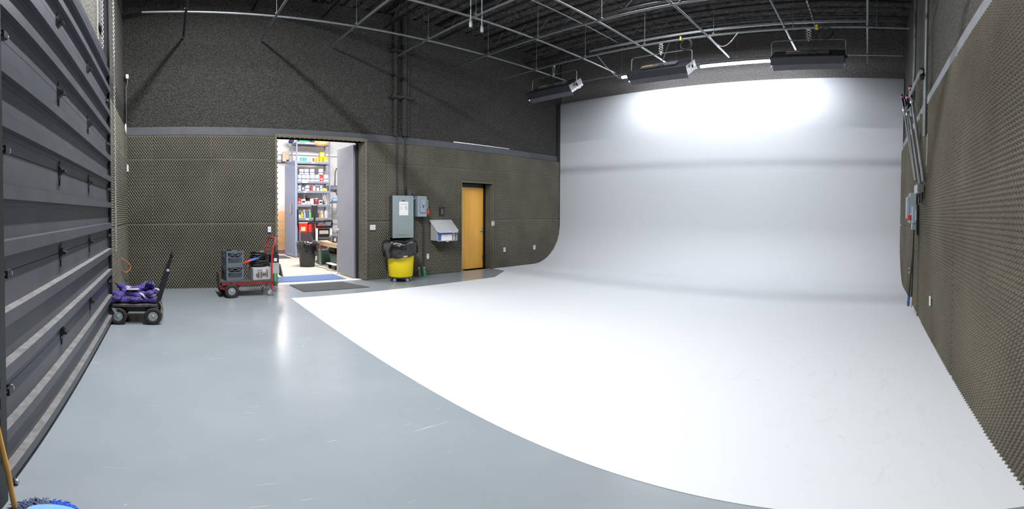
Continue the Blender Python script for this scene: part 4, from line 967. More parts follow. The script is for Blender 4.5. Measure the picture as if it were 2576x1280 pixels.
# connector box
e = empty('connector_box', (1.74, 8.115, 0.3155), 'grey metal power box with black sockets and coloured labels on the red cart', 'power box', None, 0.13)
part(MB().bbox(-0.18, 0.175, 0.0, 0.34, 0, 0.235, 0.006), 'case', e, m_alum)
for (x, z, h, mm, nm) in ((-0.105, 0.095, 0.055, m_ink, 's'), (-0.07, 0.10, 0.11, m_copper, 'l'), (-0.02, 0.10, 0.11, m_copper, 'l'), (0.018, 0.105, 0.055, m_ink, 's'), (0.055, 0.105, 0.055, m_ink, 's'), (0.095, 0.11, 0.11, m_copper, 'l')):
    b = MB().mat(mm).bbox(x - 0.012, x + 0.012, -0.012, 0.0, z - h / 2, z + h / 2, 0.002)
    b.mat(m_ink)
    for q in (-1, 0, 1): b.box(x - 0.006, x + 0.006, -0.014, -0.012, z + q * h * 0.3 - 0.007, z + q * h * 0.3 + 0.007)
    part(b, 'socket', e)
for x, mm in ((-0.07, m_blue), (-0.02, m_redpl), (0.035, m_white), (0.095, m_redpl)):
    part(MB().box(x - 0.018, x + 0.018, -0.003, 0.0, 0.172, 0.188), 'colour_label', e, mm)
part(MB().box(-0.02, 0.06, -0.002, 0.0, 0.212, 0.219), 'name_strip', e, m_white)
cable_heap((1.70, 8.30, 0.552), 0.17, 0.13, 0.12, 14, 'coiled_cable', 'thick dark cable coil on the grey metal power box', m_rubber, 0.013, 11)
cable_heap((1.72, 8.36, 0.69), 0.17, 0.10, 0.12, 13, 'coiled_cable', 'upper tangle of black cable on the red cart beside the handle', m_blackpl, 0.011, 17)
cable_heap((1.77, 8.30, 0.815), 0.06, 0.05, 0.03, 4, 'coiled_cable', 'small grey cable ends on top of the cable tangle', m_pipe, 0.006, 19)
e = empty('cable_connector', (1.50, 8.14, 0.64), 'red and blue single-pole cable connectors lying on the cable coil', 'connector')
q0, q1, q2 = atY(612, 663, 8.14) - e.location, atY(630, 655, 8.16) - e.location, atY(651, 649, 8.2) - e.location
part(MB().tube([q0, q0.lerp(q1, 0.15), q0.lerp(q1, 0.2), q1], [0.012, 0.012, 0.022, 0.024], 10), 'red_plug', e, m_redpl, 'red plug')
part(MB().tube([q1, q1.lerp(q2, 0.1), q1.lerp(q2, 0.6), q1.lerp(q2, 0.65), q2], [0.02, 0.028, 0.026, 0.016, 0.014], 10), 'blue_plug', e, m_blue, 'blue plug')
tag(MB().bbox(1.83, 1.93, 8.34, 8.56, 0.56, 0.78, 0.01).bbox(1.85, 1.91, 8.40, 8.5, 0.78, 0.80, 0.004).build('black_case', None, m_blackpl), 'black equipment case behind the red handle on the cart', 'case')
e = empty('power_module', (2.03, 8.42, 0.45), 'grey and black power module hung on the right end of the red cart', 'power box')
part(MB().bbox(-0.085, 0.09, -0.12, 0.12, -0.05, 0.16, 0.006), 'body', e, m_alum)
part(MB().bbox(-0.08, 0.08, -0.12, 0.12, 0.161, 0.32, 0.006), 'cover', e, m_blackpl)
part(MB().box(-0.02, 0.04, -0.124, -0.12, 0.19, 0.25), 'label_plate', e, m_white)
part(MB().bbox(-0.02, 0.0, -0.15, 0.15, -0.12, 0.14, 0.003, Matrix.Translation((0.14, 0, 0)) @ Matrix.Rotation(radians(-12), 4, 'Y')), 'side_plate', e, m_alum)
part(MB().bbox(-0.02, 0.03, -0.13, -0.10, -0.20, -0.05, 0.006), 'rag', e, m_green, 'green strip hanging down')
b = MB()
for k in range(4): b.tube([(1.93 + 0.03 * k, 8.36, 0.80), (2.0 + 0.03 * k, 8.36, 0.93 + 0.01 * k), (2.06 + 0.02 * k, 8.38, 0.80), (2.05 + 0.015 * k, 8.4, 0.775)], 0.007, 5)
tag(b.build('cable_loop', None, m_rubber), 'loops of grey cable between the red handle and the doorway', 'cable')

# ---------------------------------------------------------------- right wall pipes, poles, switch boxes
GV = 'vertical pipes by the right wall'
pipe([(7.78, -0.775, 3.69), (7.78, -0.775, 6.59)], 0.026, 'vertical_pipe', 'slimmer steel pipe dropping along the right wall nearer the cyclorama', 'pipe', m_pipe, GV)
pipe([(6.18, -0.775, 2.72), (6.18, -0.775, 6.59)], 0.028, 'vertical_pipe', 'thick steel pipe dropping along the right wall, ending over the foam', 'pipe', m_pipe, GV)
tag(MB().tube([(6.10, -0.70, 3.66), (7.70, -0.70, 3.72)], 0.030, 12).build('cross_tube', None, mat('pale_tube', (0.25, 0.25, 0.235), 0.5)), 'pale short tube clamped across the two vertical pipes on the right wall', 'pipe')
tag(MB().bbox(6.145, 6.215, -0.745, -0.69, 3.56, 3.74, 0.01).build('pipe_clamp', None, m_black), 'black clamp on the thick vertical pipe', 'clamp')
tag(MB().bbox(7.73, 7.83, -0.745, -0.64, 3.48, 3.66, 0.01).build('pipe_clamp', None, m_black), 'black clamp on the slimmer vertical pipe above the poles', 'clamp')
GP = 'poles stored against the right wall'
def pole(p0, p1, r, label, pink=True, black=0.16):
    p0, p1 = Vector(p0), Vector(p1)
    e = empty('light_pole', p0, label, 'pole', GP); d_ = p1 - p0
    part(MB().tube([(0, 0, 0), d_ * (1 - black)], r, 10), 'lower_tube', e, m_pipe)
    part(MB().tube([d_ * (1 - black), d_], r * 1.15, 10), 'upper_tube', e, m_blackpl)
    if pink: part(MB().tube([d_ * 0.95, d_ * 0.975], r * 1.35, 10), 'tape_band', e, m_pinkt, 'pink tape band')
    part(MB().lathe([(r * 1.6, -0.03), (r * 1.6, 0.03), (r, 0.035)], d_ * 0.80, 10), 'collar', e, m_steel)
pole((6.13, -0.77, 2.07), (7.71, -0.70, 3.91), 0.026, 'long silver pole nearest the camera in the bundle on the right wall')
pole((7.25, -0.77, 2.18), (8.30, -0.60, 3.91), 0.022, 'pole closest to the cyclorama edge in the bundle on the right wall')
pole((6.58, -0.77, 2.07), (7.90, -0.66, 3.79), 0.022, 'middle pole with pink tape in the bundle on the right wall', black=0.3)
pole((7.00, -0.75, 2.15), (7.75, -0.62, 3.68), 0.016, 'slimmest pole in the bundle on the right wall', pink=False, black=0.1)
tag(MB().tube([(7.2 + 0.15 * cos(t), -0.66, 3.2 + 0.2 * sin(t)) for t in [k * pi / 9 for k in range(10)]], 0.006, 6).build('safety_cable', None, m_steel), 'thin steel safety cable looped round the pole bundle', 'cable')
tag(MB().bbox(6.3, 6.75, -0.80, -0.70, 1.93, 2.06, 0.01).build('pole_bracket', None, m_steel), 'silver bracket holding the foot of the pole bundle', 'bracket')
for k, l in enumerate(('black loop handle under the pole bundle, left one', 'black loop handle under the pole bundle, right one')):
    x = 6.55 - k * 0.28
    tag(MB().tube([(x - 0.05, -0.76, 1.93), (x - 0.05, -0.76, 1.84), (x, -0.76, 1.80), (x + 0.05, -0.76, 1.84), (x + 0.05, -0.76, 1.93)], 0.014, 8).build('loop_handle', None, m_black), l, 'handle', 'black loops under the poles')
tag(MB().tube([(5.85, -0.77, 2.70), (5.87, -0.77, 2.40), (5.9, -0.77, 2.28)], 0.004, 5).build('string', None, m_white), 'thin pale string hanging below the thick vertical pipe', 'string')
e = empty('safety_switch', (7.47, -0.80, 1.73), 'large grey disconnect box with red handle on the right wall', 'switch box')
part(MB().bbox(-0.17, 0.18, 0.0, 0.10, -0.25, 0.25, 0.005), 'cabinet', e, m_panel); part(MB().bbox(-0.12, 0.15, 0.10, 0.15, -0.18, 0.19, 0.012), 'cover', e, m_panel2)
part(MB().bbox(-0.20, -0.16, 0.09, 0.145, -0.20, -0.12, 0.008), 'handle', e, m_redpl, 'red handle'); part(MB().tube([(-0.18, 0.10, -0.12), (-0.18, 0.07, -0.08), (-0.18, 0.04, -0.09)], 0.008, 6), 'shackle', e, m_steel)
e = empty('outlet_box', (7.12, -0.80, 1.62), 'smaller grey outlet box in front of the disconnect box on the right wall', 'outlet box')
part(MB().bbox(-0.11, 0.11, 0.0, 0.085, -0.14, 0.13, 0.005), 'cabinet', e, m_panel2); part(MB().bbox(-0.09, 0.09, 0.0, 0.09, -0.24, -0.145, 0.004), 'lower_box', e, m_panel2)
part(MB().bbox(-0.125, -0.11, 0.01, 0.04, -0.10, 0.06, 0.004), 'label_plate', e, m_white)
tag(MB().bbox(6.905, 6.985, -0.79, -0.765, 1.30, 1.78, 0.004).build('backing_strip', None, m_black), 'dark backing strip beside the small outlet box on the right wall', 'strip')
for k, (l, mm, dx, dy) in enumerate((('black cable with a blue plug hanging by the right wall', m_blue, 0.03, 0.075), ('black cable with a cream plug hanging by the right wall', m_cream, -0.04, 0.035))):
    e = empty('hanging_cable', (7.13, -0.78, 1.37), l, 'cable', 'cables hanging from the outlet box')
    zb = -1.08
    part(MB().tube([(0, 0.03, 0), (dx * 0.3, 0.03 + dy * 0.2, zb * 0.4), (dx, 0.02 + dy, zb)], 0.011, 8), 'cable', e, m_black)
    part(MB().tube([(dx, 0.02 + dy, zb), (dx, 0.02 + dy, zb - 0.03), (dx + 0.003, 0.025 + dy, zb - 0.13), (dx + 0.003, 0.025 + dy, zb - 0.17)], [0.014, 0.022, 0.024, 0.018], 10), 'plug', e, mm)
p = ray(2339, 757); p = p / p[1] * -0.79; 
tag(MB().bbox(p[0] - 0.035, p[0] + 0.035, -0.80, -0.785, EYE + p[2] - 0.06, EYE + p[2] + 0.06, 0.003).build('outlet_plate', None, m_white), 'small white worn spot low on the right wall foam', 'outlet')  # added thin plate standing in for white wear on the foam
p = ray(2315 - 30, 710)
for k in (0, 1): tag(MB().bbox(8.3, 8.33, -0.80, -0.788, 0.52 + 0.08 * k, 0.55 + 0.08 * k, 0.002).build('screw_cap', None, m_white), '%s of two tiny white caps on the right wall near the cyclorama curve' % ('lower', 'upper')[k], 'cap', 'white caps on the foam')

# ---------------------------------------------------------------- dust mop in the near left corner
e = empty('dust_mop', (-0.55, 1.88, 0.0), 'blue dust mop on the floor with varnished yellow wooden handle', 'mop')
part(MB().tube([(-0.148, 0.005, 0.030), (-0.165, -0.03, 0.3), (-0.185, -0.085, 0.56), (-0.235, -0.28, 1.45)], 0.0135, 14), 'handle', e, m_handlewood)
b = MB(); n = 28
rim = [(0.035 + 0.125 * cos(2 * pi * k / n), 0.005 + 0.072 * sin(2 * pi * k / n)) for k in range(n)]
b.mat(m_white).prism([(0.035 + (x - 0.035) * 1.06, 0.005 + (y - 0.005) * 1.09) for x, y in rim], 2, 0.030, 0.036).mat(m_mopf).prism(rim, 2, 0.036, 0.042)
part(b, 'mop_frame', e, label='pale blue cloth with a white border')
r_ = random.Random(5)
def yarn(n, a0, a1, L0, mm, lab, spread=0.35):
    b = MB()
    for k in range(n):
        a = r_.uniform(a0, a1); x0, y0 = 0.035 + 0.115 * cos(a), 0.005 + 0.065 * sin(a); L_ = L0(a) * r_.uniform(0.55, 1.15); a2 = a + r_.uniform(-spread, spread); c = r_.uniform(-0.5, 0.5)
        b.tube([(x0, y0, r_.uniform(0.008, 0.03)), (x0 + L_ * 0.5 * cos(a2), y0 + L_ * 0.5 * sin(a2), r_.uniform(0.014, 0.045)), (x0 + L_ * cos(a2 + c), y0 + L_ * sin(a2 + c), r_.uniform(0.006, 0.022))], [0.004, 0.0048, 0.003], 4)
    o = part(b, 'fringe', e, mm, lab); o['kind'] = 'stuff'
yarn(420, 0.0, 1.75, lambda a: 0.030 + 0.055 * max(0, (a - 0.7)) ** 1.2, m_mop, 'bright blue yarn fringe')
yarn(160, 2.15, 3.3, lambda a: 0.10, m_mopd, 'greyish dirty yarn fringe', 0.6); yarn(80, 1.75, 2.2, lambda a: 0.028, m_mopd, 'short grey yarn fringe'); yarn(120, 3.3, 6.28, lambda a: 0.05, m_mop, 'blue yarn fringe')

# ---------------------------------------------------------------- store room contents
SY = 14.95
rack = empty('storage_rack', (5.06, SY, 0), 'tall grey steel storage rack loaded with cans and bottles in the store room', 'shelving')
rx0, rx1, rd = 4.465 - 5.06, 5.69 - 5.06, 0.50
for i, (x, y) in enumerate(((rx0, 0), (rx1, 0), (rx0 - 0.02, rd), (rx1, rd))):
    part(MB().box(x - 0.022, x + 0.022, y - 0.003, y + 0.003, 0, 4.3).box(x - 0.022, x - 0.016, y, y + 0.04, 0, 4.3), 'post', rack, m_shelf)
shelf_z = []
for k, py_ in enumerate((358, 406.5, 455.5, 479.8, 513.8, 548)):
    z = atY(790, py_, SY).z
    shelf_z.append(z)
    sh = part(MB().box(rx0 - 0.01, rx1 + 0.01, -0.012, 0.0, z - 0.085, z - 0.008).box(rx0 - 0.01, rx1 + 0.01, rd, rd + 0.01, z - 0.085, z - 0.008).box(rx0 - 0.01, rx0, 0, rd, z - 0.085, z - 0.008).box(rx1, rx1 + 0.01, 0, rd, z - 0.085, z - 0.008), 'shelf_beam', rack, m_shelf)
    part(MB().box(rx0, rx1, 0, rd, z - 0.012, z), 'shelf_board', sh, m_particle)
    lx = (-0.12, 0.0, -0.3, -0.3, 0.05, -0.22)[k]; lw = (0.16, 0.05, 0.10, 0.06, 0.06, 0.06)[k]
    part(MB().box(lx - lw, lx + lw, -0.014, -0.012, z - 0.062, z - 0.022), 'shelf_label', sh, m_paper)
for z in (0.55, 0.12):
    shelf_z.append(z); sh = part(MB().box(rx0 - 0.01, rx1 + 0.01, -0.012, 0.0, z - 0.085, z - 0.008), 'shelf_beam', rack, m_shelf); part(MB().box(rx0, rx1, 0, rd, z - 0.012, z), 'shelf_board', sh, m_particle)
COLS = {'white': (0.80, 0.81, 0.84), 'offw': (0.7, 0.66, 0.66), 'turq': (0.08, 0.50, 0.56), 'yellow': (0.82, 0.56, 0.02), 'pink': (0.78, 0.58, 0.56), 'brown': (0.12, 0.06, 0.05), 'red': (0.68, 0.05, 0.05), 'blue': (0.05, 0.16, 0.50),
        'lblue': (0.30, 0.45, 0.70), 'green': (0.12, 0.55, 0.16), 'orange': (0.85, 0.28, 0.04), 'black': (0.02, 0.02, 0.025), 'clear': (0.55, 0.55, 0.58), 'dred': (0.22, 0.03, 0.05), 'navy': (0.03, 0.05, 0.2)}
def cmat(k): return mat('item_' + k, COLS[k], 0.4, var=0.05)
def item(kind, x0, x1, ytop, shelf, colr, label, group, base=None, dy=0.10, accent=None, cap=None):
    """x0..x1 and ytop are where the item shows; it stands on its shelf"""
    Yf = SY + dy; a, c = atY(x0, ytop, Yf), atY(x1, ytop, Yf); wd = (c.x - a.x); zb = shelf_z[shelf] + 0.0005 if base is None else base
    h = max(0.05, (a.z + c.z) / 2 - zb); xm = (a.x + c.x) / 2; r = wd / 2
    nm = {'can': 'paint_can', 'bottle': 'bottle', 'spray': 'spray_bottle', 'box': 'carton', 'jar': 'jar', 'roll': 'roll', 'tin': 'tin'}[kind]
    e = empty(nm, (xm, Yf + r, zb), label, nm.replace('_', ' '), group)
    m1 = cmat(colr)
    if kind == 'can':
        part(MB().lathe([(r * 0.97, 0), (r, 0.01), (r * 0.96, 0.015), (r * 0.96, h - 0.015), (r, h - 0.01), (r, h), (r * 0.9, h), (r * 0.88, h - 0.008), (0, h - 0.008)], n=20), 'can_body', e, m1)
        part(MB().lathe([(r * 0.975, h * 0.30), (r * 0.975, h * 0.42)], n=20), 'print_band', e, accent and cmat(accent) or cmat('lblue'))
        part(MB().tube([(r * cos(t), -abs(r) * 0.3 * sin(t) - r * 0.75, h * 0.75 - r * 0.6 * sin(t)) for t in [k * pi / 8 for k in range(9)]], 0.003, 4), 'wire_handle', e, m_steel)
    elif kind == 'bottle':
        part(MB().lathe([(r * 0.95, 0), (r, 0.01), (r, h * 0.62), (r * 0.8, h * 0.74), (r * 0.35, h * 0.84), (r * 0.33, h * 0.9), (0, h * 0.9)], n=18), 'bottle_body', e, m1)
        part(MB().lathe([(r * 0.4, h * 0.87), (r * 0.4, h), (0, h)], n=14), 'cap', e, cmat(cap or 'white'))
        if accent: part(MB().lathe([(r * 1.01, h * 0.15), (r * 1.01, h * 0.5)], n=18), 'label_band', e, cmat(accent))
    elif kind == 'spray':
        part(MB().lathe([(r * 0.8, 0), (r * 0.85, 0.01), (r * 0.82, h * 0.45), (r * 0.6, h * 0.6), (r * 0.28, h * 0.75), (r * 0.26, h * 0.82), (0, h * 0.82)], n=18), 'bottle_body', e, m1)
        part(MB().box(-r * 0.95, r * 0.4, -r * 0.25, r * 0.25, h * 0.84, h).tube([(-r * 0.6, 0, h * 0.86), (-r * 0.8, 0, h * 0.68)], r * 0.12, 6), 'trigger', e, cmat(cap or 'white'))
    elif kind in ('box', 'tin'):
        part(MB().bbox(-r, r, -r * 0.8, r * 1.2, 0, h, 0.004), 'box', e, m1)
        if accent: part(MB().box(-r * 0.8, r * 0.8, -r * 0.8 - 0.002, -r * 0.8, h * 0.3, h * 0.7), 'front_label', e, cmat(accent))
    elif kind in ('jar', 'roll'):
        part(MB().lathe([(r * 0.95, 0), (r, 0.01), (r, h * 0.85), (r * 0.9, h * 0.88), (0, h * 0.88)], n=18), 'jar_body', e, m1)
        part(MB().lathe([(r * 0.95, h * 0.86), (r * 0.95, h), (0, h)], n=18), 'lid', e, cmat(cap or colr))
    return e, zb + h
def P5(v, o): return o + v / 11.64
g1 = 'tins and cans on the second shelf'; S1 = 'on the second rack shelf'
o5, p5 = 740, 340
L1 = [('bottle', 0 - 30, 15, 560, 'white', 'white bottle with red label left of the rack post, second shelf', 'red', 'white'), ('bottle', 105, 160, 590, 'white', 'tall white bottle at left end of the second rack shelf', None, 'offw'),
      ('can', 188, 285, 650, 'turq', 'turquoise can, left of the pair on the second rack shelf', 'turq', None), ('can', 290, 370, 655, 'turq', 'turquoise can, right of the pair on the second rack shelf', 'turq', None),
      ('can', 375, 465, 645, 'pink', 'pinkish white can with a yellow lid behind, second rack shelf', 'pink', None), ('can', 472, 545, 665, 'offw', 'small pale can next to the brown jar, second rack shelf', 'pink', None),
      ('jar', 550, 580, 672, 'brown', 'little dark brown jar in the middle of the second rack shelf', None, None), ('can', 588, 648, 680, 'yellow', 'shortest yellow can on the second rack shelf', 'yellow', None),
      ('can', 655, 745, 665, 'yellow', 'yellow can left of centre in the yellow row, second rack shelf', 'orange', None), ('can', 752, 850, 668, 'yellow', 'yellow can right of centre in the yellow row, second rack shelf', 'orange', None),
      ('can', 872, 1008, 622, 'yellow', 'widest yellow can at the right end of the second rack shelf', 'offw', None)]
for k, x0, x1, yt, c_, l, ac, cp in L1:
    if x1 < 40: continue
    item(k, P5(x0, o5), P5(x1, o5), P5(yt, p5), 1, c_, l, g1, accent=ac, cap=cp)
e, zt_ = item('can', P5(670, o5), P5(745, o5), P5(668, p5), 1, 'orange', 'orange can behind the yellow ones, second rack shelf', g1, dy=0.28)
_, z_ = item('box', P5(765, o5), P5(875, o5), P5(655, p5), 1, 'yellow', 'plain yellow tin behind the row of yellow cans', g1, dy=0.26)
item('tin', P5(765, o5), P5(888, o5), P5(495, p5), 1, 'yellow', 'square yellow tin stacked behind the yellow cans', g1, base=z_ + 0.001, dy=0.26, accent='offw')
# top shelf
z0 = shelf_z[0]
q = atY(760, 352, SY); 
b = MB()
for k in range(5): b.bbox(4.55 + 0.01 * k, 4.98 - 0.03 * k, SY + 0.02, SY + 0.40, z0 + 0.001 + 0.028 * k, z0 + 0.027 + 0.028 * k, 0.008)
tag(b.build('folded_tarp', None, m_green), 'bright green folded tarp on the top rack shelf', 'tarp')
tag(MB().bbox(5.02, 5.24, SY + 0.08, SY + 0.42, z0 + 0.001, z0 + 0.16, 0.03).build('dark_bag', None, m_dgreen), 'dark green bundle between the tarp and the brown bag', 'bag')
b = MB(); b.lathe([(0.0, -0.30), (0.10, -0.28), (0.155, -0.15), (0.165, 0.0), (0.15, 0.16), (0.10, 0.25), (0.0, 0.27)], (5.42, SY + 0.06, z0 + 0.035), 22, Matrix.Rotation(radians(86), 4, 'Y') @ Matrix.Diagonal((1.0, 1.1, 1, 1)), wob=lambda t, z: 0.08 * sin(5 * t + 9 * z))
tag(b.build('paper_sack', None, m_tan2), 'crumpled brown paper sack hanging over the edge of the top rack shelf', 'sack')
tag(MB().bbox(4.30, 4.43, SY + 0.2, SY + 0.5, z0 + 0.001, z0 + 0.12, 0.02).build('navy_cloth', None, m_navy), 'navy cloth bundle at the left end of the top rack shelf', 'cloth')
# third shelf: white paint cans two high
g2 = 'white paint cans on the third shelf'; o6, p6 = 740, 420
def P6(v, o): return o + v / 11.63
row = [(115, 222, 'leftmost white paint can, bottom row of the third shelf'), (232, 345, 'second white paint can from left, bottom row of the third shelf'), (350, 462, 'third white paint can from left, bottom row of the third shelf'), (480, 622, 'fourth white paint can from left, bottom row of the third shelf'), (635, 758, 'white paint can left of the red one, third shelf'), (768, 872, 'red can in the bottom row of the third shelf'), (882, 1018, 'rightmost white paint can, bottom row of the third shelf')]
zz = 0
for i, (x0, x1, l) in enumerate(row): _, zz = item('can', P6(x0, o6), P6(x1, o6), P6(228, p6), 2, 'red' if i == 5 else 'white', l, g2, dy=0.04 + 0.03 * (i % 2), accent='offw' if i == 5 else 'navy')
zz = max(zz, atY(770, P6(228, p6), SY + 0.05).z) + 0.004
for i, (x0, x1, l) in enumerate(((160, 300, 'upper left white paint can stacked on the third shelf'), (310, 448, 'upper white paint can second from left, third shelf'), (475, 618, 'upper white paint can in the middle, third shelf'), (735, 868, 'upper right white paint can above the red can, third shelf'))):
    item('can', P6(x0, o6), P6(x1, o6), P6(58, p6), 2, 'white', l, g2, base=zz, dy=0.05, accent='navy')
# fourth shelf
g3 = 'bottles and cans on the fourth shelf'
for k, x0, x1, yt, c_, l, ac, cp in [('bottle', 118, 214, 470, 'white', 'white jug at the left end of the fourth rack shelf', 'lblue', 'white'), ('bottle', 236, 306, 492, 'navy', 'blue and white bottle next to the jug, fourth rack shelf', 'pink', 'blue'), ('can', 328, 468, 512, 'white', 'big white can on the fourth rack shelf', 'navy', None),
      ('bottle', 498, 545, 515, 'red', 'slim red bottle with black top, fourth rack shelf', None, 'black'), ('bottle', 556, 634, 488, 'lblue', 'blue and white bottle in the middle of the fourth rack shelf', 'white', 'blue'), ('jar', 662, 745, 585, 'pink', 'pale pink tub with black lid, fourth rack shelf', None, 'black'),
      ('bottle', 768, 832, 488, 'white', 'tall white tube-like bottle, fourth rack shelf', 'lblue', 'white'), ('jar', 836, 948, 615, 'yellow', 'squat yellow tub at the right of the fourth rack shelf', None, 'offw')]:
    item(k, P6(x0, o6), P6(x1, o6), P6(yt, p6), 3, c_, l, g3, accent=ac, cap=cp)
item('spray', P6(925, o6), P6(975, o6), P6(530, p6), 3, 'white', 'small white pump bottle behind the yellow tub, fourth rack shelf', g3, dy=0.30)
# fifth shelf
g4 = 'tins and jars on the fifth shelf'
for k, x0, x1, yt, c_, l, ac, cp in [('can', 118, 208, 912, 'red', 'red can at the left end of the fifth rack shelf', 'offw', None), ('box', 218, 335, 940, 'white', 'white box below the white roll, fifth rack shelf', 'navy', None), ('jar', 340, 400, 985, 'clear', 'clear jar left of the pair, fifth rack shelf', None, 'brown'), ('jar', 405, 470, 985, 'clear', 'clear jar right of the pair, fifth rack shelf', None, 'brown'),
      ('jar', 480, 588, 918, 'offw', 'pale round tub in the middle of the fifth rack shelf', None, 'offw'), ('jar', 604, 728, 905, 'dred', 'dark red jar with pale blue lid, fifth rack shelf', None, 'lblue'), ('tin', 732, 833, 970, 'offw', 'small tin with red top, fifth rack shelf', 'black', None), ('jar', 842, 900, 1000, 'black', 'small black jar at the right of the fifth rack shelf', None, 'black')]:
    item(k, P6(x0, o6), P6(x1, o6), P6(yt, p6), 4, c_, l, g4, accent=ac, cap=cp)
item('roll', P6(275, o6), P6(325, o6), P6(772, p6), 4, 'white', 'tall white paper roll standing behind the white box, fifth rack shelf', g4, dy=0.28)
_, zq_ = item('box', P6(395, o6), P6(555, o6), P6(905, p6), 4, 'brown', 'brown box at the back of the fifth rack shelf', g4, dy=0.30)
item('box', P6(395, o6), P6(552, o6), P6(828, p6), 4, 'offw', 'reddish pale carton on the brown box, fifth rack shelf', g4, base=zq_ + 0.001, dy=0.30)
zc = shelf_z[4]
for k, l in enumerate(('white sheet leaning at the right end of the fifth rack shelf, front one', 'white sheet leaning at the right end of the fifth rack shelf, rear one')):
    tag(MB().box(-0.005, 0.005, 0, 0.28, 0, 0.40, Matrix.Translation((5.60 - 0.05 * k, SY + 0.05 + 0.03 * k, zc + 0.002)) @ Matrix.Rotation(radians(-13), 4, 'Y')).build('leaning_sheet', None, m_paper), l, 'sheet', 'white sheets on the fifth shelf')
# sixth shelf
g5 = 'cleaning bottles on the sixth shelf'; o7, p7 = 740, 510
for k, x0, x1, yt, c_, l, ac, cp in [('bottle', 135, 200, 325, 'offw', 'pale jug at the left end of the sixth rack shelf', None, 'offw'), ('bottle', 206, 268, 268, 'yellow', 'yellow bottle on the sixth rack shelf', None, 'yellow'), ('spray', 275, 360, 192, 'lblue', 'pale blue spray bottle with white trigger, sixth rack shelf', None, 'white'),
      ('spray', 362, 428, 195, 'blue', 'deep blue spray bottle with orange trigger, sixth rack shelf', None, 'orange'), ('spray', 430, 515, 180, 'green', 'green spray bottle with white trigger, sixth rack shelf', None, 'white'), ('spray', 518, 582, 192, 'yellow', 'yellow spray bottle with white trigger, sixth rack shelf', None, 'white'),
      ('bottle', 742, 792, 300, 'orange', 'orange bottle right of the black monitor, sixth rack shelf', None, 'yellow'), ('spray', 795, 872, 240, 'offw', 'off-white spray bottle, sixth rack shelf', None, 'white'), ('bottle', 895, 992, 188, 'clear', 'large clear jug at the right of the sixth rack shelf', None, 'white')]:
    item(k, P6(x0, o7), P6(x1, o7), P6(yt, p7), 5, c_, l, g5, accent=ac, cap=cp)
# red tool bins on the lower shelf
def redbin(x0, x1, z0, z1, label, lab=False, m=m_redpl):
    e = empty('red_bin', ((x0 + x1) / 2, SY + 0.02, z0), label, 'bin', 'red bins under the rack'); hw_ = (x1 - x0) / 2
    part(MB().bbox(-hw_, hw_, 0, 0.42, 0, z1 - z0, 0.01), 'bin_body', e, m)
    part(MB().bbox(-hw_ - 0.01, hw_ + 0.01, -0.01, 0.43, z1 - z0, z1 - z0 + 0.03, 0.008), 'rim', e, m_white if lab else m_blackpl)
    if lab: part(MB().box(-hw_ * 0.55, hw_ * 0.45, -0.004, 0.0, 0.06, 0.20), 'yellow_label', e, mat('pale_label', (0.8, 0.7, 0.35), 0.6), 'pale yellow label')
redbin(4.54, 4.86, 0.86, 1.19, 'red bin with pale yellow label on the lower rack shelf', True)
redbin(4.89, 5.18, 0.86, 1.16, 'plain red bin right of the labelled one on the lower rack shelf')
redbin(5.21, 5.62, 0.86, 1.14, 'wide red bin behind the cart on the lower rack shelf')
tag(MB().bbox(4.50, 5.64, SY + 0.01, SY + 0.45, 0.551, 0.855, 0.02).build('tool_chest', None, mat('chest_dark', (0.07, 0.05, 0.06), 0.4)), 'dark tool chest supporting the red bins under the rack', 'tool chest')
tag(MB().bbox(4.60, 5.55, SY + 0.01, SY + 0.45, 0.121, 0.45, 0.02).build('tool_chest', None, m_dred), 'dark red chest on the lowest rack shelf', 'tool chest')
tag(MB().bbox(4.515, 4.53, SY - 0.16, SY - 0.02, 0.001, 0.95, 0.003).build('flat_board', None, mat('pinkish_panel', (0.4, 0.34, 0.38), 0.6)), 'thin pale panel standing at the left foot of the rack', 'panel')
# wall pipe, jacket, copper pipe, beam
tag(MB().tube([(3.2, YS - 0.06, 3.75), (7.19, YS - 0.06, 3.75)], 0.045, 12).build('wall_pipe', None, m_white), 'white pipe running along the far store room wall', 'pipe')
b = MB(); b.bbox(4.17, 4.40, YS - 0.17, YS - 0.11, 3.50, 3.82, 0.02).bbox(4.15, 4.30, YS - 0.19, YS - 0.13, 3.44, 3.78, 0.02).bbox(4.30, 4.44, YS - 0.16, YS - 0.12, 3.50, 3.70, 0.015)
tag(b.build('hanging_jacket', None, mat('beige_cloth', (0.55, 0.45, 0.34), 0.9, bump=0.6, bscale=12, bdist=0.03)), 'beige jacket hung over the white wall pipe', 'jacket')
tag(MB().tube([(6.55, YS - 0.05, 3.30), (6.30, YS - 0.05, 3.24), (6.26, YS - 0.05, 3.1), (6.24, YS - 0.05, 2.45), (6.36, YS - 0.05, 2.20), (6.37, YS - 0.05, 1.9)], 0.022, 8).build('brown_pipe', None, m_copper), 'bent brown pipe on the far store room wall', 'pipe')
tag(MB().tube([(6.42, YS - 0.05, 3.24), (6.42, YS - 0.05, 2.65)], 0.022, 8).build('brown_pipe', None, m_copper), 'straight short brown pipe beside the bent one', 'pipe')
b = MB(); b.box(5.85, 7.19, YS - 0.16, YS - 0.15, 2.42, 2.58).box(5.85, 7.19, YS - 0.16, YS, 2.57, 2.585).box(5.85, 7.19, YS - 0.16, YS, 2.42, 2.43)
tag(b.build('steel_beam', None, m_shelf), 'grey steel shelf beam on the wall behind the open door leaf', 'beam')
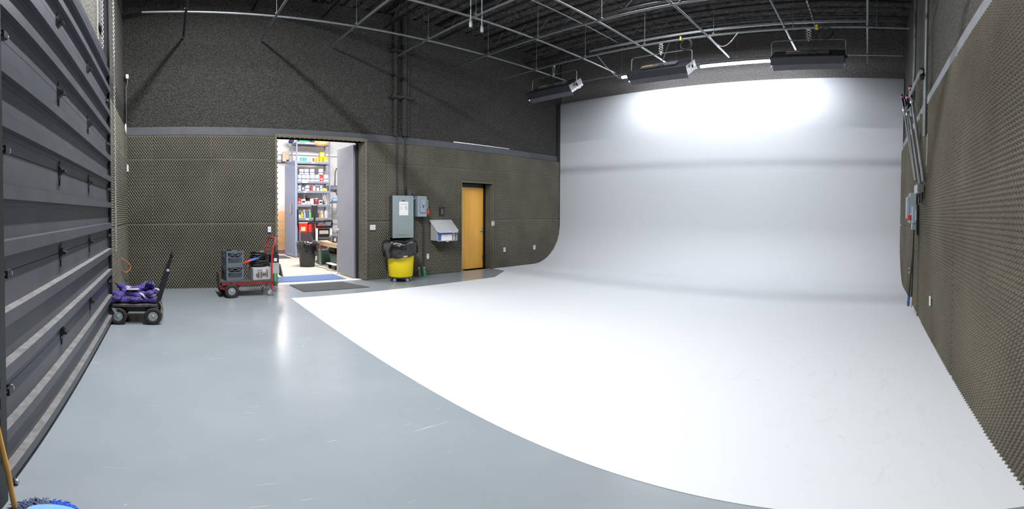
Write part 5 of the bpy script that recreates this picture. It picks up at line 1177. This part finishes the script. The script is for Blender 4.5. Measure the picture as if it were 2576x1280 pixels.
# white ladder / frame and clutter right of the rack
e = empty('step_ladder', (6.08, 15.45, 0), 'white step ladder leaning right of the storage rack', 'ladder')
for s in (-1, 1): part(MB().tube([(s * 0.17, -0.12, 0.0), (s * 0.13, 0.12, 1.95)], 0.02, 8), 'rail', e, m_white)
for k in range(6): part(MB().box(-0.16, 0.16, -0.12 + 0.04 * k - 0.03, -0.12 + 0.04 * k + 0.03, 0.3 + 0.28 * k, 0.325 + 0.28 * k), 'step', e, m_steel)
tag(MB().bbox(5.86, 6.12, 15.08, 15.24, 1.962, 2.07, 0.02).bbox(5.90, 6.08, 15.09, 15.23, 2.07, 2.13, 0.02).build('blue_packet', None, cmat('lblue')), 'pale blue packet on top of the clutter right of the rack', 'packet')
tag(MB().bbox(5.80, 6.16, 15.05, 15.27, 1.90, 1.96, 0.01).bbox(5.82, 5.85, 15.07, 15.1, 0, 1.90, 0.005).bbox(6.11, 6.14, 15.07, 15.1, 0, 1.90, 0.005).build('tall_stand', None, m_pipe), 'tall grey stand right of the storage rack under the blue packet', 'stand')
b = MB(); b.tube([(6.25, 14.2, 1.9), (6.28, 14.2, 1.6), (6.22, 14.2, 1.2), (6.26, 14.2, 0.8), (6.22, 14.2, 0.02)], 0.05, 10); tag(b.build('black_hose', None, m_rubber), 'thick black hose hanging behind the open door leaf', 'hose')
e = empty('vacuum_hose_reel', (5.75, 13.9, 0), 'black wheeled machine behind the workbench', 'machine')
part(MB().bbox(-0.18, 0.18, -0.2, 0.2, 0.12, 0.70, 0.03), 'body', e, m_blackpl); part(MB().lathe([(0, -0.06), (0.17, -0.06), (0.20, -0.03), (0.20, 0.03), (0.17, 0.06), (0, 0.06)], (0, 0, 0.90), 24, Matrix.Rotation(pi / 2, 4, 'X')), 'reel', e, m_rubber)
for s in (-1, 1): part(MB().lathe([(0, -0.02), (0.11, -0.02), (0.12, 0), (0.11, 0.02), (0, 0.02)], (s * 0.2, 0, 0.12), 18, Matrix.Rotation(pi / 2, 4, 'Y')), 'wheel', e, m_rubber)
# AV cart with screen and black monitor
e = empty('tool_cart', (4.75, 13.2, 0), 'tall service cart with black push handle and dark screen box', 'cart')
for s in (-1, 1): part(MB().bbox(s * 0.235 - 0.03, s * 0.235 + 0.03, -0.22, -0.16, 0.10, 1.19, 0.006), 'upright', e, m_white)
for s in (-1, 1): part(MB().bbox(s * 0.235 - 0.02, s * 0.235 + 0.02, 0.16, 0.20, 0.10, 1.19, 0.006), 'upright', e, m_pipe)
for z in (0.14, 0.60): part(MB().bbox(-0.24, 0.24, -0.2, 0.2, z, z + 0.02, 0.004), 'shelf', e, m_pipe)
part(MB().tube([(-0.24, -0.2, 1.10), (-0.26, -0.24, 1.24), (-0.22, -0.26, 1.31), (0.22, -0.26, 1.31), (0.26, -0.24, 1.24), (0.24, -0.2, 1.10)], 0.032, 10).box(-0.24, 0.24, -0.22, -0.18, 1.08, 1.15), 'push_handle', e, m_blackpl)
part(MB().bbox(-0.19, 0.19, -0.19, -0.02, 0.72, 1.06, 0.01), 'screen_box', e, m_blackpl)
part(MB().box(-0.15, 0.15, -0.195, -0.19, 0.90, 1.01), 'screen', e, mat('pale_screen', (0.45, 0.42, 0.37), 0.4)); part(MB().box(-0.17, 0.17, -0.195, -0.19, 0.74, 0.80), 'slot_panel', e, m_pipe)
for s in (-1, 1):
    for y in (-0.18, 0.18): part(MB().lathe([(0, -0.015), (0.045, -0.015), (0.05, 0), (0.045, 0.015), (0, 0.015)], (s * 0.22, y, 0.05), 14, Matrix.Rotation(pi / 2, 4, 'Y')), 'castor', e, m_rubber)
b = MB()
for k in range(7): b.tube([(4.56 + 0.05 * k, 13.04, 1.10), (4.55 + 0.06 * k, 13.0, 1.19 + 0.02 * (k % 3)), (4.62 + 0.05 * k, 13.03, 1.22), (4.6 + 0.05 * k, 13.05, 1.08)], 0.012, 6)
tag(b.build('cable_bundle', None, m_white), 'tangle of pale cables on the service cart', 'cable')
e = empty('monitor_stand', (4.65, 13.62, 0), 'black monitor on a slim stand in front of the bottle shelf', 'monitor')
part(MB().bbox(-0.105, 0.105, -0.03, 0.02, 1.40, 1.80, 0.008), 'monitor', e, mat('monitor_black', (0.035, 0.035, 0.042), 0.3))
part(MB().tube([(0, 0.03, 0.03), (0, 0.03, 1.5)], 0.018, 10), 'stand_pole', e, m_blackpl)
part(MB().tube([(-0.22, -0.02, 1.26), (-0.05, 0.0, 1.30), (0.1, 0.0, 1.27), (0.22, -0.02, 1.28)], 0.022, 8).tube([(0.0, -0.02, 1.27), (0.01, -0.04, 1.40)], 0.02, 8), 'clamp_arm', e, m_blackpl)
for k in range(3):
    a = 2 * pi * k / 3 + 0.3; part(MB().tube([(0, 0.03, 0.35), (0.17 * cos(a), 0.03 + 0.17 * sin(a), 0.012)], 0.012, 8), 'leg', e, m_pipe)
b = MB()
for k in range(5): b.tube([(4.42 + 0.02 * k, 13.2, 1.25), (4.40 + 0.03 * k, 13.15, 0.9 - 0.05 * k), (4.48 + 0.03 * k, 13.15, 0.7), (4.52, 13.18, 0.35)], 0.010, 6)
tag(b.build('hanging_cable', None, m_rubber), 'grey cables hanging from the monitor stand', 'cable')
# black waste bin
e = empty('waste_bin', (3.975, 12.3, 0), 'black waste bin with black liner in the store room', 'bin')
part(MB().lathe([(0.0, 0.0), (0.20, 0.0), (0.215, 0.02), (0.27, 0.66), (0.285, 0.67), (0.285, 0.70), (0.26, 0.70), (0.20, 0.03), (0, 0.03)], n=36), 'bin_body', e, mat('bin_black', (0.03, 0.033, 0.033), 0.5))
b = MB(); n = 48; rows = [(0.24, 0.66), (0.275, 0.735), (0.305, 0.73), (0.315, 0.62), (0.305, 0.5), (0.285, 0.36)]
vs = []
for i, (r, z) in enumerate(rows):
    for j in range(n):
        t = 2 * pi * j / n; zz_ = z + 0.015 * sin(5 * t) + (0.08 * cos(t + 2.6) if i == 5 else 0); rr = r + (0.010 * sin(9 * t + i) + 0.008 * sin(19 * t + i)) * (i > 0)
        if i == 5: rr = r + 0.012 * sin(9 * t) + 0.01
        vs.append((rr * cos(t), rr * sin(t), zz_))
b.add(vs, [(i * n + j, i * n + (j + 1) % n, (i + 1) * n + (j + 1) % n, (i + 1) * n + j) for i in range(len(rows) - 1) for j in range(n)], True)
part(b, 'bin_liner', e, m_bag)
# workbench with clutter
e = empty('workbench', (4.80, 11.68, 0), 'wooden topped workbench with steel legs behind the open door leaf', 'workbench')
part(MB().bbox(-0.42, 0.50, -0.72, 0.72, 0.70, 0.74, 0.004), 'top', e, m_particle)
part(MB().box(-0.41, -0.39, -0.72, 0.72, 0.61, 0.70), 'apron', e, mat('pale_wood', (0.55, 0.42, 0.27), 0.6))
for x in (-0.39, 0.47):
    for y in (-0.68, 0.68): part(MB().bbox(x - 0.022, x + 0.022, y - 0.022, y + 0.022, 0, 0.70, 0.003), 'leg', e, m_steel)
part(MB().bbox(-0.38, 0.46, -0.68, 0.68, 0.40, 0.42, 0.003), 'lower_shelf', e, m_dpipe)
e = empty('equipment_case', (4.60, 11.22, 0.7405), 'dark equipment case with metal corners on the workbench', 'case')
part(MB().bbox(-0.20, 0.24, -0.16, 0.16, 0.0, 0.20, 0.008), 'body', e, mat('case_black', (0.035, 0.035, 0.04), 0.35))
for x in (-0.20, 0.24):
    for y in (-0.16, 0.16): part(MB().bbox(x - 0.012, x + 0.012, y - 0.012, y + 0.012, -0.0, 0.203, 0.003), 'corner', e, m_steel)
part(MB().box(-0.203, -0.20, -0.10, 0.0, 0.05, 0.13), 'label', e, m_paper); part(MB().tube([(-0.1, -0.17, 0.21), (0.0, -0.15, 0.215), (0.12, -0.17, 0.21), (0.2, -0.1, 0.21)], 0.012, 6), 'white_cord', e, m_white)
tag(MB().bbox(4.55, 4.85, 11.75, 12.15, 0.741, 0.86, 0.02).bbox(4.60, 4.78, 11.8, 12.05, 0.86, 0.92, 0.02).build('power_tool', None, m_blackpl), 'black tool lying on the far end of the workbench', 'tool')
tag(MB().bbox(4.46, 4.60, 11.55, 11.70, 0.741, 0.80, 0.01).build('small_box', None, cmat('dred')), 'small dark red box on the workbench', 'carton')
tag(MB().bbox(4.55, 4.95, 11.6, 12.1, 0.421, 0.56, 0.03).bbox(4.6, 4.8, 11.65, 11.9, 0.56, 0.60, 0.02).build('tool_bag', None, m_black), 'black tool bag on the shelf under the workbench', 'bag')
tag(MB().bbox(4.62, 4.86, 11.25, 11.50, 0.421, 0.50, 0.02).build('pale_pad', None, cmat('pink')), 'small pinkish pad under the workbench', 'pad')
e = empty('green_tote', (4.72, 11.45, 0.165), 'dark green plastic tote on the white dolly under the workbench', 'tote')
part(MB().prism([(-0.22, 0), (0.22, 0), (0.27, 0.22), (-0.27, 0.22)], 1, -0.28, 0.28), 'tote_body', e, m_dgreen); part(MB().bbox(-0.29, 0.29, -0.30, 0.30, 0.205, 0.228, 0.005), 'rim', e, m_dgreen)
e = empty('flat_dolly', (4.66, 11.42, 0), 'white flat dolly with dark wheels under the workbench', 'dolly')
part(MB().bbox(-0.32, 0.32, -0.30, 0.30, 0.135, 0.16, 0.006), 'deck', e, m_white)
for x in (-0.22, 0.22):
    for y in (-0.24, 0.24): part(MB().lathe([(0, -0.02), (0.052, -0.02), (0.06, 0), (0.052, 0.02), (0, 0.02)], (x, y, 0.061), 18, Matrix.Rotation(pi / 2, 4, 'X')), 'wheel', e, m_rubber); part(MB().box(x - 0.03, x + 0.03, y - 0.028, y + 0.028, 0.118, 0.135), 'wheel_mount', e, m_steel)
tag(MB().tube([(4.20, 12.1, 0.006), (4.28, 11.6, 0.006), (4.22, 11.3, 0.006), (4.30, 11.0, 0.006), (4.42, 10.85, 0.006)], 0.006, 6).build('cord', None, m_black), 'thin black cord on the store room floor by the workbench', 'cord')
tag(MB().bbox(4.46, 4.80, 12.55, 12.85, 0.001, 0.46, 0.02).build('dark_crate', None, m_dgreen), 'dark crate on the floor behind the black waste bin', 'crate')
tag(MB().bbox(4.41, 4.485, 14.80, 14.88, 1.15, 1.68, 0.03).build('hanging_bag', None, m_black), 'black cloth hanging on the left post of the rack', 'cloth')
tag(MB().box(3.90, 4.14, 17.985, 17.998, 1.88, 2.06).box(3.93, 4.11, 17.98, 17.985, 1.90, 2.04).build('wall_sign', None, m_shelf), 'small framed plate on the corridor wall', 'sign')
